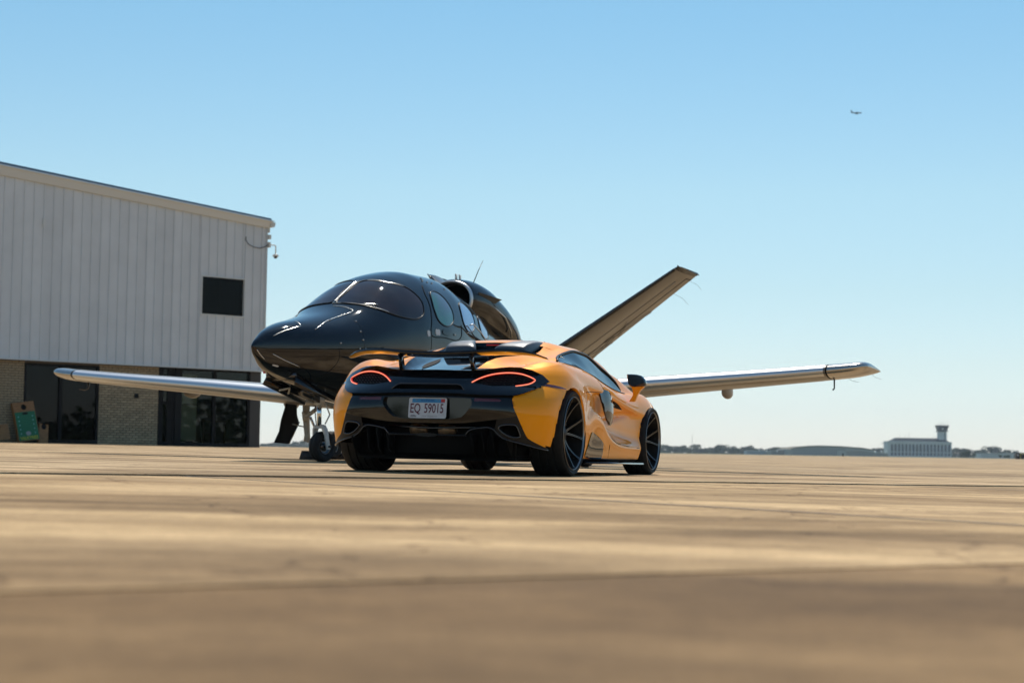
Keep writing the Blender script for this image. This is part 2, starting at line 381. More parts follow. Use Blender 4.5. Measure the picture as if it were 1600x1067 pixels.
def sidecols(x):
    g = lambda a: float(pchip(SX, a, x))
    zr, zc = g(ZR), g(ZC_); zs = g(ZS); y0, yr, ym, yu, yc, ys = g(Y0), g(YR), g(YM), g(YU), g(YC), g(YS)
    b = un(0, min(x, 2.63))
    L = [(y0 - .03, .115), (y0, .14), ((y0 + yr) / 2 + .004, (.14 + zr) / 2), (yr, zr), (ym + (yr - ym) * .12, zr + (zc - zr) * .28), (ym, zr + (zc - zr) * .52), (yu, zc - .040), (yc, zc),
         ((yc + ys) / 2 + .018, (zc + zs) / 2 + .012), (ys, zs), (b[0], b[1])]
    if x < .15:
        k = (x + .05) / .2; L = [(p[0] * k + tailp(p[1])[2] * (1 - k), p[1]) for p in L[:10]] + L[10:]
    if x > 2.9:
        s = max(0, 1 - ((x - 2.9) / .62)**2.4)**.42; L = [(p[0] * s, p[1]) for p in L]
    return L
def side_fn(x, n=7): return crom(sidecols(x), n)
def side_pt(x, z, off=0, side=1):
    """point on the side wall at height z"""
    P = side_fn(x, 10)[:91]
    return C3(x, (float(np.interp(z, np.maximum.accumulate(P[:, 1]), P[:, 0])) + off) * side, z)
# wall + tail wrap grid
NV = 7
xs_side = list(np.arange(-.05, 3.5, .022)) + [3.51]
cols = []
for ph in np.linspace(90, 0, 40)[:-1]:
    f = R_(ph); zt = float(np.interp(ph, [0, 10, 23, 33, 42, 52, 65, 90], [.868, .862, .845, .826, .824, .812, .788, .787]))
    base = sidecols(-.05); z0, z1 = base[0][1], base[9][1]; t = min(1, ph / 40)
    C = []
    for k in range(10):
        fr = (base[k][1] - z0) / (z1 - z0); z = (.19 * t + z0 * (1 - t)) + fr * (zt - (.19 * t + z0 * (1 - t)))
        x0, n, yw = tailp(z)
        C.append((XC - (XC - x0) * math.sin(f)**(2 / n), yw * math.cos(f)**(2 / n), z))
    cols.append((ph, C))
def deck_z(x, y):
    yr, zr = float(np.interp(x, [-.6, -.38, -.22, 0, .3], [.30, .32, .34, .37, .42])), float(np.interp(x, [-.6, -.38, -.22, -.05, .3], [.788, .868, .905, .927, .960]))
    zf = float(np.interp(x, [-.6, -.45, -.38, -.3, -.2, -.05, .15], [.80, .829, .842, .862, .884, .898, .898])); zv = float(np.interp(x, [-.6, -.45, -.3, -.05, .15], [.788, .814, .836, .866, .89]))
    zs = float(np.interp(x, [-.6, -.45, -.3, -.05], [.787, .824, .845, .868]))
    return float(pchip([0, yr, .53, .72, .825, .9], [zr, zr, zv, zf, zs, zs - .03], y))
allcols = []
for ph, C in cols:
    x7, y7, z7 = C[9]
    tx = float(np.interp(ph, [0, 65, 90], [-.05, -.585, -.60])); ty = float(np.interp(ph, [0, 65, 90], [.365, .30, .0]))
    for f in (.22, .45, .72, 1.0):
        xx, yy = x7 + (tx - x7) * f, y7 + (ty - y7) * f
        z = deck_z(xx, yy) if ph < 66 else z7 + .001
        if f < 1: C.append((xx, yy, z))
        else: C.append((xx, yy, deck_z(xx, ty) if ph < 66 else z7))
    cc = crom(C, NV)
    for p in cc[:9 * NV + 1]:
        x0, n, yw = tailp(p[2]); f = R_(ph); p[0] = XC - (XC - x0) * math.sin(f)**(2 / n); p[1] = yw * math.cos(f)**(2 / n)
    allcols.append(cc)
for x in xs_side:
    S = sidecols(x); C = [(x, p[0], p[1]) for p in S[:10]]
    if x <= 2.63:
        b = [un(k, x) for k in (0, 1, 2, 3)]
        C += [(x, *b[0]), (x, *b[1]), (x, *b[2]), (x, *b[3])]
    else:
        t = (x - 2.63) / (3.51 - 2.63); zc_ = .80 - .36 * t**1.5; ys, zs = S[9]
        for f in (.12, .35, .65, 1.0): C.append((x, ys * (1 - f), zs * (1 - f)**1.4 + (1 - (1 - f)**1.4) * zc_ - (0 if x < 2.7 else 0)))
    if x > 2.9:
        d = max(0, (x - 2.9)); C = [(p[0], p[1], p[2] if k < 3 else p[2] - max(0, p[2] - .3) * min(.75, .9 * (d / .62)**1.6)) for k, p in enumerate(C)]
    allcols.append(crom(C, NV))
A = np.array(allcols)            # (ncol, nrow, 3)
# the sharp triangular scoop in the door behind the side intake
for i in range(A.shape[0]):
    for j in range(9 * NV):
        x, y, z = A[i, j]
        if 1.12 < x < 2.16:
            f = (2.16 - x) / .96; zl, zu = .545 - .125 * f, .545 - .045 * f
            if zl - .03 < z < zu + .02 and zu > zl: A[i, j, 1] -= .055 * min(1, f * 1.6) * (min(1, max(0, (z - zl + .03) / (zu - zl + .03)))**1.3 if z < zu else max(0, 1 - (z - zu) / .02))
ncol, nrow = A.shape[:2]; ntail = len(cols)
WALL = 9 * NV                    # row index of shoulder
ell = [(-.085, .33, .372, .357), (2.63, .30, .372, .312)]
def rho(p, e):
    xc, zc, a, b = e; dz = (p[2] - zc); sx = 1 + (.20 * max(0, -dz) / .33)
    return math.hypot((p[0] - xc) / (a * sx), dz / (b if dz > 0 else 9))
dead = np.zeros((ncol, nrow), bool)
for e in ell:
    R = np.array([[rho(A[i, j], e) if j <= WALL and A[i, j, 1] > .6 else 9 for j in range(nrow)] for i in range(ncol)])
    inside = R < 1
    for i in range(ncol):
        for j in range(nrow):
            if inside[i, j]:
                nb = any(not inside[i + a, j + b_] for a, b_ in ((1, 0), (-1, 0), (0, 1), (0, -1)) if 0 <= i + a < ncol and 0 <= j + b_ < nrow)
                if nb:
                    p = A[i, j]; xc, zc, a, b = e
                    if p[2] > zc: k = 1 / max(R[i, j], .3); p[0] = xc + (p[0] - xc) * k; p[2] = zc + (p[2] - zc) * k
                    else: sx = 1 + .20 * (zc - p[2]) / .33; p[0] = xc + math.copysign(a * sx, p[0] - xc)
                else: dead[i, j] = True
# orange corner keeps only what lies outside the black fascia
yel = [(.715, .838), (.654, .775), (.607, .698), (.594, .653), (.562, .652), (.507, .667), (.451, .694), (.349, .729), (.286, .755), (.265, .781), (.209, .869), (.10, .90)][::-1]
def ybound(z): return float(np.interp(z, [p[0] for p in yel], [p[1] for p in yel]))
hid = np.zeros((ncol, nrow), bool)
UPR = [(0, .789), (.048, .789), (.20, .787), (.298, .787), (.379, .797), (.472, .814), (.545, .824), (.621, .823), (.704, .805), (.784, .768), (.838, .718), (.775, .656), (.698, .612), (.653, .60), (0, .60)]
for i in range(ntail):
    for j in range(WALL + 1):
        p = A[i, j]
        z_ = p[2]
        if z_ < .65: hid[i, j] = p[1] < ybound(z_)
        else: hid[i, j] = p[1] < .845 and inpoly(p[1] + .012, z_, UPR) and inpoly(p[1] + .012, z_ + .014, UPR) and inpoly(p[1] + .012, z_ - .008, UPR) or p[1] < .5 and z_ < .77
        if z_ < .226 and p[1] < .872: hid[i, j] = True
for i in range(ntail):
    for j in range(WALL + 1):
        if hid[i, j]:
            nb = any(not hid[min(ntail - 1, max(0, i + a)), j + b_] for a, b_ in ((1, 0), (2, 0), (0, 1), (0, -1), (1, 1), (1, -1)) if 0 <= j + b_ <= WALL)
            p = A[i, j]
            if nb and p[2] < .65 and p[2] > .215 and ybound(p[2]) - p[1] < .06: p[1] = ybound(p[2]) - .002; p[0] = xf(p[1], p[2])
            else: dead[i, j] = True
# the body is cut into panels along the real seams
def seam_x(z): return .93 + (.78 - z) * 1.1 if z > .69 else (1.03 if z > .42 else 1.06)
def panelid(i, j):
    x = A[i, j, 0]; z = A[i, j, 2]
    if j >= 12 * NV: return 'roof'
    if j >= 10 * NV and x > .275 and x < 2.09: return 'glass' if j < 11 * NV else 'roof'
    if x > 2.38 and j < 10 * NV: return 'front_fender'
    if x > 2.09 and j >= 10 * NV: return 'bonnet'
    if x > 1.03 and j < 10 * NV and 1 * NV <= j: return 'door'
    if j < NV: return 'sill'
    return 'rear_fender'
parts = {}
for i in range(ncol - 1):
    for j in range(nrow - 1):
        if dead[i, j] or dead[i + 1, j] or dead[i, j + 1] or dead[i + 1, j + 1]: continue
        if j >= 13 * NV: continue
        parts.setdefault(panelid(i, j), []).append((i, j))
def gpart(name, cells, mat):
    idx = {}; V = []; F = []
    def g(i, j):
        if (i, j) not in idx: idx[(i, j)] = len(V); V.append(C3(*A[i, j]))
        return idx[(i, j)]
    for i, j in cells: F.append((g(i, j), g(i + 1, j), g(i + 1, j + 1), g(i, j + 1)))
    o = mk(name, V, F, mat, car); mirror(o); return o
gpart('rear_fender', parts['rear_fender'], M_or); gpart('front_fender', parts['front_fender'], M_or)
gpart('door', parts['door'], M_or); gpart('bonnet', parts['bonnet'], M_or); gpart('side_window', parts['glass'], M_glass)
gpart('sill', parts['sill'], M_sb)
rail = [c for c in parts['roof'] if c[1] < 12 * NV or A[c[0], 0, 0] < .80]; gpart('roof_rail', rail, M_or)
# roof skin, windscreen and engine cover from rail ridge to the centre line
def top_strip(x0, x1, name, mat, dz=0, n=26):
    P = []
    for x in np.linspace(x0, x1, n):
        a, b, c = un(2, x), un(3, x), un(4, x); h = crom([a, b, (b[0] * .5, b[1] + (c[1] - b[1]) * .80), c], 7)
        row = [C3(x, y, z + dz) for y, z in h]; P.append(row + [C3(x, -y, z + dz) for y, z in h[::-1][1:]])
    return MB().grid(P).build(name, mat, car)
top_strip(.78, 1.58, 'roof', M_or, n=30)
top_strip(1.58, 2.63, 'windscreen', M_glass)
P = []
for x in np.linspace(2.63, 3.51, 4): P.append([C3(x, y, .80 - .36 * ((x - 2.63) / .88)**1.5 - .01) for y in (-.2, .2)])
# engine cover between the buttresses
def rid(x): return float(np.interp(x, [-.6, -.38, -.22, 0, .3, .56, .78], [.30, .32, .34, .37, .42, .45, .42])), float(np.interp(x, [-.6, -.38, -.22, -.05, .3, .56, .78], [.788, .868, .905, .927, .960, .998, 1.056]))
def cov(x): return float(np.interp(x, [-.60, -.3, 0, .3, .56, .70], [.785, .832, .878, .925, .968, .99]))
P = []
for x in np.linspace(-.605, .70, 40):
    y, z = rid(x); zc = min(cov(x), z); r = [(y, z - .001), (y - .012, z - .006), (y - .035, min(z - .012, zc + .012)), (y - .07, zc), (y * .4, zc + .006), (0, zc + .008)]
    P.append([C3(x, a, b) for a, b in r] + [C3(x, -a, b) for a, b in r[::-1][1:]])
MB().grid(P).build('engine_cover', M_gb, car)
for sg in (1, -1):
    for k, (xa, xb, ya, yb) in enumerate(((-.50, .20, .16, .27),)):
        v = MB(); pts = []
        for t in np.linspace(0, 1, 10):
            x = xa + (xb - xa) * t; hw = .034 * math.sin(math.pi * min(1, t * .9 + .1)) ; y = ya + (yb - ya) * t
            pts.append([C3(x, sg * (y - hw), cov(x) + .009), C3(x, sg * (y + hw), cov(x) + .012)])
        v.grid(pts); v.build('cover_louvre', M_mb, car)
h = MB(); h.box((-.10, .18, cov(.2) + .005), (.12, .26, cov(.2) + .03)); h.build('cover_hinge', M_sb, car, auto=30)
# dark gap under the roof edge with the third brake light
MB().box((-.36, .70, .98), (.36, .775, 1.082)).build('rear_window', M_glass, car, auto=30)
MB().box((-.055, .685, 1.058), (.055, .698, 1.068)).build('third_brake_light', M_brk, car, auto=30)
# window frame trims
for sg in (1, -1):
    t_ = MB(); top = [C3(x, sg * (un(1, x)[0] + .004), un(1, x)[1] + .003) for x in np.linspace(.275, 2.09, 40)]
    t_.tube(top, .011, 6)
    t_.tube([C3(x, sg * (un(0, x)[0] + .002), un(0, x)[1] + .002) for x in np.linspace(.275, 2.09, 40)], .005, 6); t_.build('window_trim', M_sb, car)
    t_ = MB(); a0 = un(0, .66); a1 = un(1, .56)
    t_.tube([C3(.72 + (.56 - .72) * t, sg * (un(0, .72)[0] + (un(1, .56)[0] - un(0, .72)[0]) * t + .006), un(0, .72)[1] + (un(1, .56)[1] - un(0, .72)[1]) * t) for t in (0, .5, 1)], .006, 6); t_.build('quarter_glass_divider', M_sb, car)
    # door and fender seams
    MB().tube([side_pt(x, z, .0, sg) for x, z in ((.905, .785), (.95, .75), (1.0, .715), (1.03, .69))], .0028, 5).build('panel_seam', M_mb, car)
    MB().tube([side_pt(x, z, .0, sg) for x, z in ((.36, .668), (.5, .676), (.65, .684), (.80, .686), (.88, .688))], .0026, 5).build('panel_seam', M_mb, car)
    MB().tube([side_pt(x, z, .0, sg) for x, z in ((1.19, .43), (1.21, .37), (1.25, .31), (1.4, .275), (1.6, .262), (1.85, .25))], .0026, 5).build('panel_seam', M_mb, car)
    MB().tube([side_pt(x, z, .0, sg) for x, z in ((1.19, .26), (1.195, .21), (1.20, .15))], .0024, 5).build('panel_seam', M_mb, car)
    MB().tube([side_pt(x, z, .0, sg) for x, z in ((2.10, .235), (2.15, .24), (2.2, .24))], .0024, 5).build('panel_seam', M_mb, car)
    # handle slot in the crease
    hs = MB(); P = []
    for x in np.linspace(1.13, 1.78, 14):
        w_ = .016 * math.sin(math.pi * ((x - 1.13) / .65) * .92 + .15); zz = float(pchip(SX, ZC_, x)) - .03
        P.append([side_pt(x, zz + w_, .003, sg), side_pt(x, zz - w_, .004, sg)])
    hs.grid(P).build('door_handle_slot', M_mb, car)
    hb = MB().tube([side_pt(x, float(pchip(SX, ZC_, x)) - .034, .012, sg) for x in (1.42, 1.46, 1.5)], .007, 6); hb.build('door_handle', M_sil, car)
# wheel arch lips and liners
for k, e in enumerate(ell):
    xc, zc, a, b = e
    for sg in (1, -1):
        rowp = []; P = []
        for t in np.linspace(-40, 220, 60):
            c_, s_ = math.cos(R_(t)), math.sin(R_(t))
            if s_ >= 0: x, z = xc + a * c_, zc + b * s_
            else: z = zc + .33 * s_ * .75; x = xc + math.copysign(a * (1 + .20 * (zc - z) / .33), c_)
            z = max(z, .13 if x > XC else .222)
            if x < XC: y = None; x0, n, yw = tailp(z); q = (XC - x) / (XC - x0); y = yw * max(0, 1 - q**n)**(1 / n)
            else: P_ = side_fn(min(x, 3.5), 6)[:55]; y = float(np.interp(z, P_[:, 1], P_[:, 0]))
            P.append([C3(x, sg * y, z), C3(xc + (x - xc) * .985, sg * (y - .012), zc + (z - zc) * .985), C3(x + (xc - x) * .02, sg * (y - .07), z)])
            rowp.append((x, y, z))
        MB().grid(P).build('arch_lip', M_or, car)
        P = [[C3(xc + (x - xc) * 1.03, sg * (y - .035), zc + (z - zc) * 1.03), C3(xc + (x - xc) * 1.04, sg * .55, zc + (z - zc) * 1.04)] for x, y, z in rowp]
        MB().grid(P).build('wheel_arch_liner', M_mb, car)
# ---- rear fascia
def fas(off):
    return lambda y, z: C3(xf(y, z) - (off(z) if callable(off) else off) * (1 if abs(y) < .6 else max(.25, 1 - (abs(y) - .6) * 2.2)), y + math.copysign((off(z) if callable(off) else off) * .8 * sst(.55, .85, abs(y)), y), z)
topR = [(0, .789), (.048, .789), (.20, .787), (.298, .787), (.379, .797), (.472, .814), (.545, .824), (.621, .823), (.704, .805), (.784, .768), (.838, .718)]
creaseR = [(.775, .656), (.698, .612), (.653, .60), (.45, .598), (.25, .606), (0, .61)]
def sym_poly(R): 
    r = [p for p in R]; return r + [(-a, b) for a, b in r[::-1] if abs(a) > 1e-9]
upR = topR + creaseR
lightR = [(.345, .690), (.405, .738), (.496, .766), (.569, .773), (.640, .766), (.708, .743), (.742, .722), (.725, .696), (.643, .674), (.48, .668)]
ventR = [(-.285, .640), (-.262, .662), (-.235, .672), (.235, .672), (.262, .662), (.285, .640), (.27, .634), (-.27, .634)]
offU = lambda z: .006 + .022 * sst(.70, .60, z) if z < .70 else .006
offU = lambda z: .006 + .022 * (1 - sst(.60, .69, z))
mir = lambda P: [(-a, b) for a, b in P[::-1]]
patch('rear_panel', sym_poly(upR), fas(offU), M_gb, car, holes=[lightR, mir(lightR), ventR], step=.022)
for sg in (1, -1):
    lens = lightR if sg > 0 else mir(lightR)
    hl = patch('tail_light', lens, fas(-.022), M_mb, car, step=.03)
    wl = MB(); L = dense(lens, .02); f0, f1 = fas(offU), fas(-.022); n = len(L)
    wl.add([f0(*p) for p in L] + [f1(*p) for p in L], [(i, (i + 1) % n, n + (i + 1) % n, n + i) for i in range(n)]); wl.build('light_housing', M_sb, hl)
    LR = [(.33, .693), (.365, .718), (.405, .740), (.45, .757), (.496, .768), (.569, .776), (.645, .770), (.69, .757), (.725, .742), (.75, .724), (.742, .708), (.725, .694), (.69, .682), (.645, .672)]
    cv = crom([(sg * a, b) for a, b in LR], 4)
    MB().tube([fas(.010)(a, b) for a, b in cv], .0040, 8).build('led_strip', M_led, hl)
    MB().tube([fas(.004)(a, b) for a, b in cv], .0075, 8).build('led_surround', M_led2, hl)
    hx = MB()
    for a in np.arange(.40, .72, .03):
        for b in np.arange(.68, .77, .02):
            if inpoly(a, b, lightR): hx.tube([fas(-.016)(sg * (a - .012), b), fas(-.016)(sg * (a + .012), b + .008)], .0022, 4)
    hx.build('lens_mesh', M_sb, hl)
# vent slot and its lip
vp = MB(); L = dense(ventR, .03); n = len(L)
vp.add([fas(offU)(*p) for p in L] + [fas(-.06)(*p) for p in L], [(i, (i + 1) % n, n + (i + 1) % n, n + i) for i in range(n)]); vp.build('vent_slot', M_mb, car)
patch('vent_mesh', ventR, fas(-.055), M_mb, car, step=.04)
MB().tube([fas(.026)(*p) for p in [(-.292, .632), (-.266, .664), (-.235, .677), (-.1, .679), (.1, .679), (.235, .677), (.266, .664), (.292, .632)]], .004, 6).build('vent_trim', M_gun, car)
# lower bumper with number plate recess
lowR = [(0, .585), (.25, .581), (.45, .575), (.640, .578), (.652, .562), (.667, .507), (.692, .444), (.569, .421), (.426, .401), (.302, .386), (.124, .381), (0, .381)]
recR = [(0, .574), (.20, .574), (.347, .572), (.358, .545), (.358, .52), (.338, .49), (.310, .455), (.276, .427), (.175, .41), (0, .408)]
rec = sym_poly(recR)
reflR = [(.375, .574), (.562, .570), (.578, .560), (.566, .549), (.375, .548)]
patch('rear_bumper', sym_poly(lowR), fas(lambda z: .004 + .012 * sst(.46, .40, z) if False else .006), M_gb, car, holes=[rec, reflR, mir(reflR)], step=.022)
patch('plate_recess', rec, lambda y, z: C3(-.765, y, z), M_gb, car, step=.05)
wl = MB(); L = dense(rec, .03); n = len(L)
wl.add([fas(.006)(*p) for p in L] + [C3(-.765, *p) for p in L], [(i, (i + 1) % n, n + (i + 1) % n, n + i) for i in range(n)]); wl.build('recess_wall', M_gb, car)
for P_ in (reflR, mir(reflR)): patch('reflector', P_, fas(.003), M_red, car, step=.04)
patch('fascia_gap', sym_poly([(0, .615), (.30, .612), (.62, .604), (.645, .60), (.64, .572), (.45, .568), (.25, .574), (0, .578)]), fas(-.012), M_mb, car, step=.04)
# black cheeks below the bumper
cheekR = [(.55, .425), (.692, .450), (.729, .349), (.755, .286), (.781, .265), (.869, .209), (.855, .196), (.72, .236), (.608, .266), (.559, .300), (.53, .34)]
exhR = [(.562, .350), (.572, .368), (.661, .380), (.684, .372), (.704, .322), (.708, .292), (.655, .287), (.612, .305), (.575, .335)]
for sg in (1, -1):
    f = (lambda P: P) if sg > 0 else mir
    patch('bumper_cheek', f(cheekR), fas(.003), M_sb, car, holes=[f(exhR)], step=.025)
    ew = MB(); L = dense(f(exhR), .03); n = len(L)
    ew.add([fas(.006)(*p) for p in L] + [C3(xf(*p) + .16, p[0] * .97, p[1]) for p in L], [(i, (i + 1) % n, n + (i + 1) % n, n + i) for i in range(n)]); ex_ = ew.build('exhaust_outlet', M_mb, car)
    er = crom([(sg * a, b) for a, b in exhR], 4, closed=True)
    MB().tube([fas(.010)(a, b) for a, b in er], .0065, 8, closed=True).build('exhaust_trim', M_gun, ex_)
    dt_ = [(.31, .294), (.331, .323), (.361, .338), (.426, .351), (.485, .356), (.522, .343), (.559, .304), (.608, .272), (.72, .240), (.80, .215), (.862, .196)]
    MB().tube([fas(.012)(sg * a, b) for a, b in crom(dt_, 4)], .0055, 6).build('diffuser_trim', M_gun, car)
# diffuser: back wall, fins, crossbar, gearbox parts behind it
MB().box((-.64, -.60, .12), (.64, -.56, .44)).build('diffuser_panel', M_mb, car, auto=30)
MB().box((-.60, -.60, .105), (.60, 3.3, .15)).build('underbody', M_mb, car, auto=30)
MB().box((-.60, -.58, .15), (.60, 3.2, .60)).build('chassis', M_mb, car, auto=30)
MB().box((-.78, .5, .11), (.78, 2.2, .16)).build('floor_pan', M_mb, car, auto=30)
for y in (.335, .42, .50, .62):
    for sg in (1, -1):
        zt = {.335: .31, .42: .345, .50: .35, .62: .27}[y]
        MB().hexa([C3(-.60, sg * y - .003, .13), C3(-.60, sg * y + .003, .13), C3(-.70, sg * (y + .01) + .003, .18), C3(-.70, sg * (y + .01) - .003, .18), C3(-.60, sg * y - .003, zt), C3(-.60, sg * y + .003, zt), C3(-.775, sg * y + .003, zt), C3(-.775, sg * y - .003, zt)]).build('diffuser_fin', M_mb, car, auto=30)
MB().box((-.31, -.80, .285), (.31, -.775, .298)).build('crossbar', M_sb, car, auto=30)
bp = MB(); pr = [(.085 * math.cos(t), .292 + .0135 * math.sin(t)) for t in np.linspace(0, 2 * math.pi, 24)[:-1]]
bp.prism(pr, lambda a, b: (a, -.80, b), lambda a, b: (a, -.812, b)); bpo = bp.build('badge_plate', M_sb, car, auto=30)
for sg in (1, -1):
    MB().lathe([(.0, .0), (.040, .0), (.045, .05), (.03, .13), (0, .13)], 20, Matrix.Translation((sg * .115 - .06, -.66, .335))).build('exhaust_silencer', M_heat, car)
MB().tube([(-.35, -.68, .355), (0, -.70, .345), (.35, -.68, .355)], .012, 8).build('support_bar', M_gun, car)
# number plate
M_pl = pbr('plate_white', (.55, .55, .57), .5, noise=.12, nscale=20); M_plb = pbr('plate_blue', (.03, .22, .45), .5); M_plr = pbr('plate_red', (.45, .03, .02), .5); M_pt = pbr('plate_maroon', (.10, .012, .03), .5); M_plg = pbr('plate_grey', (.22, .22, .23), .5)
def rrect(cx, cy, w_, h_, r):
    o = []
    for qx, qy, a in ((1, 1, 0), (-1, 1, 90), (-1, -1, 180), (1, -1, 270)):
        for t in (0, 30, 60, 90): o.append((cx + qx * (w_ / 2 - r) + r * math.cos(R_(a + t)), cy + qy * (h_ / 2 - r) + r * math.sin(R_(a + t))))
    return o
def PL(d): return lambda a, b: (a + .004, -.797 - d - (b - .493) * -.105 * 1.0, b)
plate = MB().prism(rrect(0, .493, .305, .155, .014), PL(0), PL(.004)).build('number_plate', M_pl, car, auto=30)
MB().prism(rrect(.005, .548, .262, .030, .003), PL(.0042), PL(.0046)).build('plate_header', M_plb, plate, auto=30)
MB().prism(rrect(.122, .549, .032, .024, .002), PL(.0047), PL(.0052)).build('plate_sticker', M_plr, plate, auto=30)
for sx_ in (-.09, .083): MB().prism([(sx_ + .004 * math.cos(t), .553 + .004 * math.sin(t)) for t in np.linspace(0, 6.28, 9)[:-1]], PL(.0047), PL(.008)).build('plate_screw', M_sil, plate, auto=30)
def TM(a, b, d): return Matrix.Translation((a + .004, -.797 - d + (b - .493) * .105, b)) @ Matrix.Rotation(R_(90 - 6), 4, 'X')
text('plate_number', 'EQ', .100, M_pt, plate, TM(-.098, .487, .0052), .66, bold=.0010)
text('plate_number', '59015', .100, M_pt, plate, TM(.052, .487, .0052), .64, bold=.0010)
text('plate_text', 'ILLINOIS', .024, pbr('plate_navy', (.01, .06, .25), .5), plate, TM(.0, .549, .0050), 1.2)
text('plate_text', 'LAND OF LINCOLN', .014, M_plg, plate, TM(.02, .431, .0046), 1.0)
MB().prism([(-.14, .424), (-.085, .424), (-.088, .434), (-.105, .441), (-.13, .439)], PL(.0042), PL(.0046)).build('plate_motif', M_plg, plate, auto=30)
# ---- rear wing
WY = [-.82, -.79, -.74, -.65, -.53, -.41, -.22, 0, .22, .41, .53, .65, .74, .79, .82]
WZ = [.897, .905, .922, .936, .939, .932, .915, .908, .915, .932, .939, .936, .922, .905, .897]
P = []
for y in np.linspace(-.82, .82, 80):
    z = float(pchip(WY, WZ, y)); xr = -.735 + .31 * (abs(y) / .82)**2.0; ch = .215 * math.sqrt(max(.02, 1 - (abs(y) / .835)**4)); t = .017 * (1 - (abs(y) / .83)**6) + .003
    prof = [(0, 0.004), (.02, -t * .3), (.3, -t), (.7, -t * .8), (1, 0), (.7, t * .7), (.3, t), (.04, t * .9)]
    P.append([C3(xr + ch * c, y, z + h_ - .012 * c) for c, h_ in prof + prof[:1]])
wing = MB().grid(P).add([p for p in P[0][:8]], [tuple(range(8))]).add([p for p in P[-1][:8]], [tuple(range(8))]).build('rear_wing', M_gb, car, recalc=True, auto=50)
for sg in (1, -1):
    MB().hexa([C3(-.62, sg * .285, .780), C3(-.62, sg * .303, .780), C3(-.54, sg * .303, .79), C3(-.54, sg * .285, .79), C3(-.70, sg * .283, .906), C3(-.70, sg * .291, .906), C3(-.61, sg * .291, .908), C3(-.61, sg * .283, .908)]).build('wing_strut', M_gb, wing, auto=30)
# ---- roof pods
for sg in (1, -1):
    P = []
    for x, ya, yb, zb_, zt_ in ((.47, .085, .335, .985, 1.0), (.48, .08, .345, .98, 1.03), (.50, .08, .35, .985, 1.046), (.56, .10, .362, .995, 1.068), (.66, .14, .375, 1.01, 1.088), (.78, .175, .38, 1.04, 1.102), (.92, .21, .37, 1.07, 1.112), (1.04, .24, .34, 1.10, 1.115)):
        c = [(ya, zb_), (ya + .004, zt_ - .022), (ya + .03, zt_), ((ya + yb) / 2, zt_ + .004), (yb - .05, zt_ - .001), (yb - .012, zt_ - .010), (yb + .004, zb_ + .018), (yb + .008, zb_)]
        P.append([C3(x, sg * a, b) for a, b in crom(c, 4)])
    pd = MB().grid(P); r0 = P[0]; pd.add(r0, [tuple(range(len(r0)))]); pd.build('roof_pod', M_pod, car, auto=60)
# ---- side intakes and flares
inR = [(.895, .700), (.93, .709), (1.07, .707), (1.15, .690), (1.195, .652), (1.215, .60), (1.232, .50), (1.235, .438), (1.20, .424), (1.155, .424), (1.05, .466), (.975, .54), (.92, .62)]
def inf(x, z): 
    return C3(x, .884 + .012 * math.sin((x - .9) * 6) , z)
for sg in (1, -1):
    o = patch('side_intake', inR, lambda x, z: (lambda q: (sg * (.882 + .018 * sst(.88, 1.10, x) - .010 * sst(1.12, 1.24, x) - 1.0 * (z - .55)**2), q[1], q[2]))(inf(x, z)), M_gb, car, step=.03, thick=-.02 * sg)
    fl = [(.545, .350), (.60, .352), (.80, .318), (.93, .285), (.985, .265), (.985, .140), (.60, .140), (.43, .150), (.41, .17)]
    patch('flare_panel', fl, lambda x, z: side_pt(x, z, .006, sg), M_gb, car, step=.04, thick=0)
    bl = MB(); bl.hexa([C3(.50, sg * .80, .098), C3(.50, sg * .925, .098), C3(2.22, sg * .935, .095), C3(2.22, sg * .80, .095), C3(.50, sg * .80, .118), C3(.50, sg * .922, .112), C3(2.22, sg * .930, .108), C3(2.22, sg * .80, .118)]); bl.build('side_blade', M_gb, car, auto=30)
    # fender vent cuts behind the tail light
    fv = MB(); P = []
    for t in np.linspace(0, 1, 8):
        x = -.55 + .30 * t; hh = .010 * math.sin(math.pi * t) + .001; z = .700 - .01 * t
        def wp(x, z, off): x0, n, yw = tailp(z); q = min(1, (XC - x) / (XC - x0)); return C3(x, sg * (yw * max(0, 1 - q**n)**(1 / n) + off), z)
        P.append([wp(x, z + hh - t * .02, .003), wp(x, z - hh - t * .02, .003)])
    fv.grid(P).build('side_marker', M_red, car)
    # door mirror
    P = []
    for f, (sc, dx) in enumerate(((.90, -.012), (1, 0), (1.03, .03), (1.0, .07), (.85, .11), (.5, .14), (.1, .15))):
        ring = [(.860, .884), (.90, .885), (.945, .882), (.985, .872), (1.012, .845), (1.024, .815), (1.025, .786), (.98, .777), (.93, .772), (.893, .776), (.874, .80), (.864, .842)]
        cy, cz = .95, .828
        P.append([C3(1.84 + dx, sg * (cy + (a - cy) * sc), cz + (b - cz) * sc) for a, b in ring + ring[:1]])
    mo = MB().grid(P); mh = mo.build('door_mirror', M_gb, car)
    mh2 = MB().add(P[0][:-1], [tuple(range(12))]).build('mirror_glass', pbr('mirror_face', (.02, .025, .03), .04, metal=.0, coat=1), mh)
    st = MB(); st.grid([[C3(1.86 + a, sg * (y), z) for a, y in ring] for ring, z in (([(-.02, .90), (.06, .90), (.06, 1.01), (-.02, 1.01), (-.02, .90)], .779), ([(-.02, .915), (.05, .915), (.05, .975), (-.02, .975), (-.02, .915)], .745), ([(-.01, .915), (.05, .915), (.05, .948), (-.01, .948), (-.01, .915)], .70), ([(0, .88), (.06, .88), (.06, .925), (0, .925), (0, .88)], .645))]); st.build('mirror_stalk', M_or, mh)
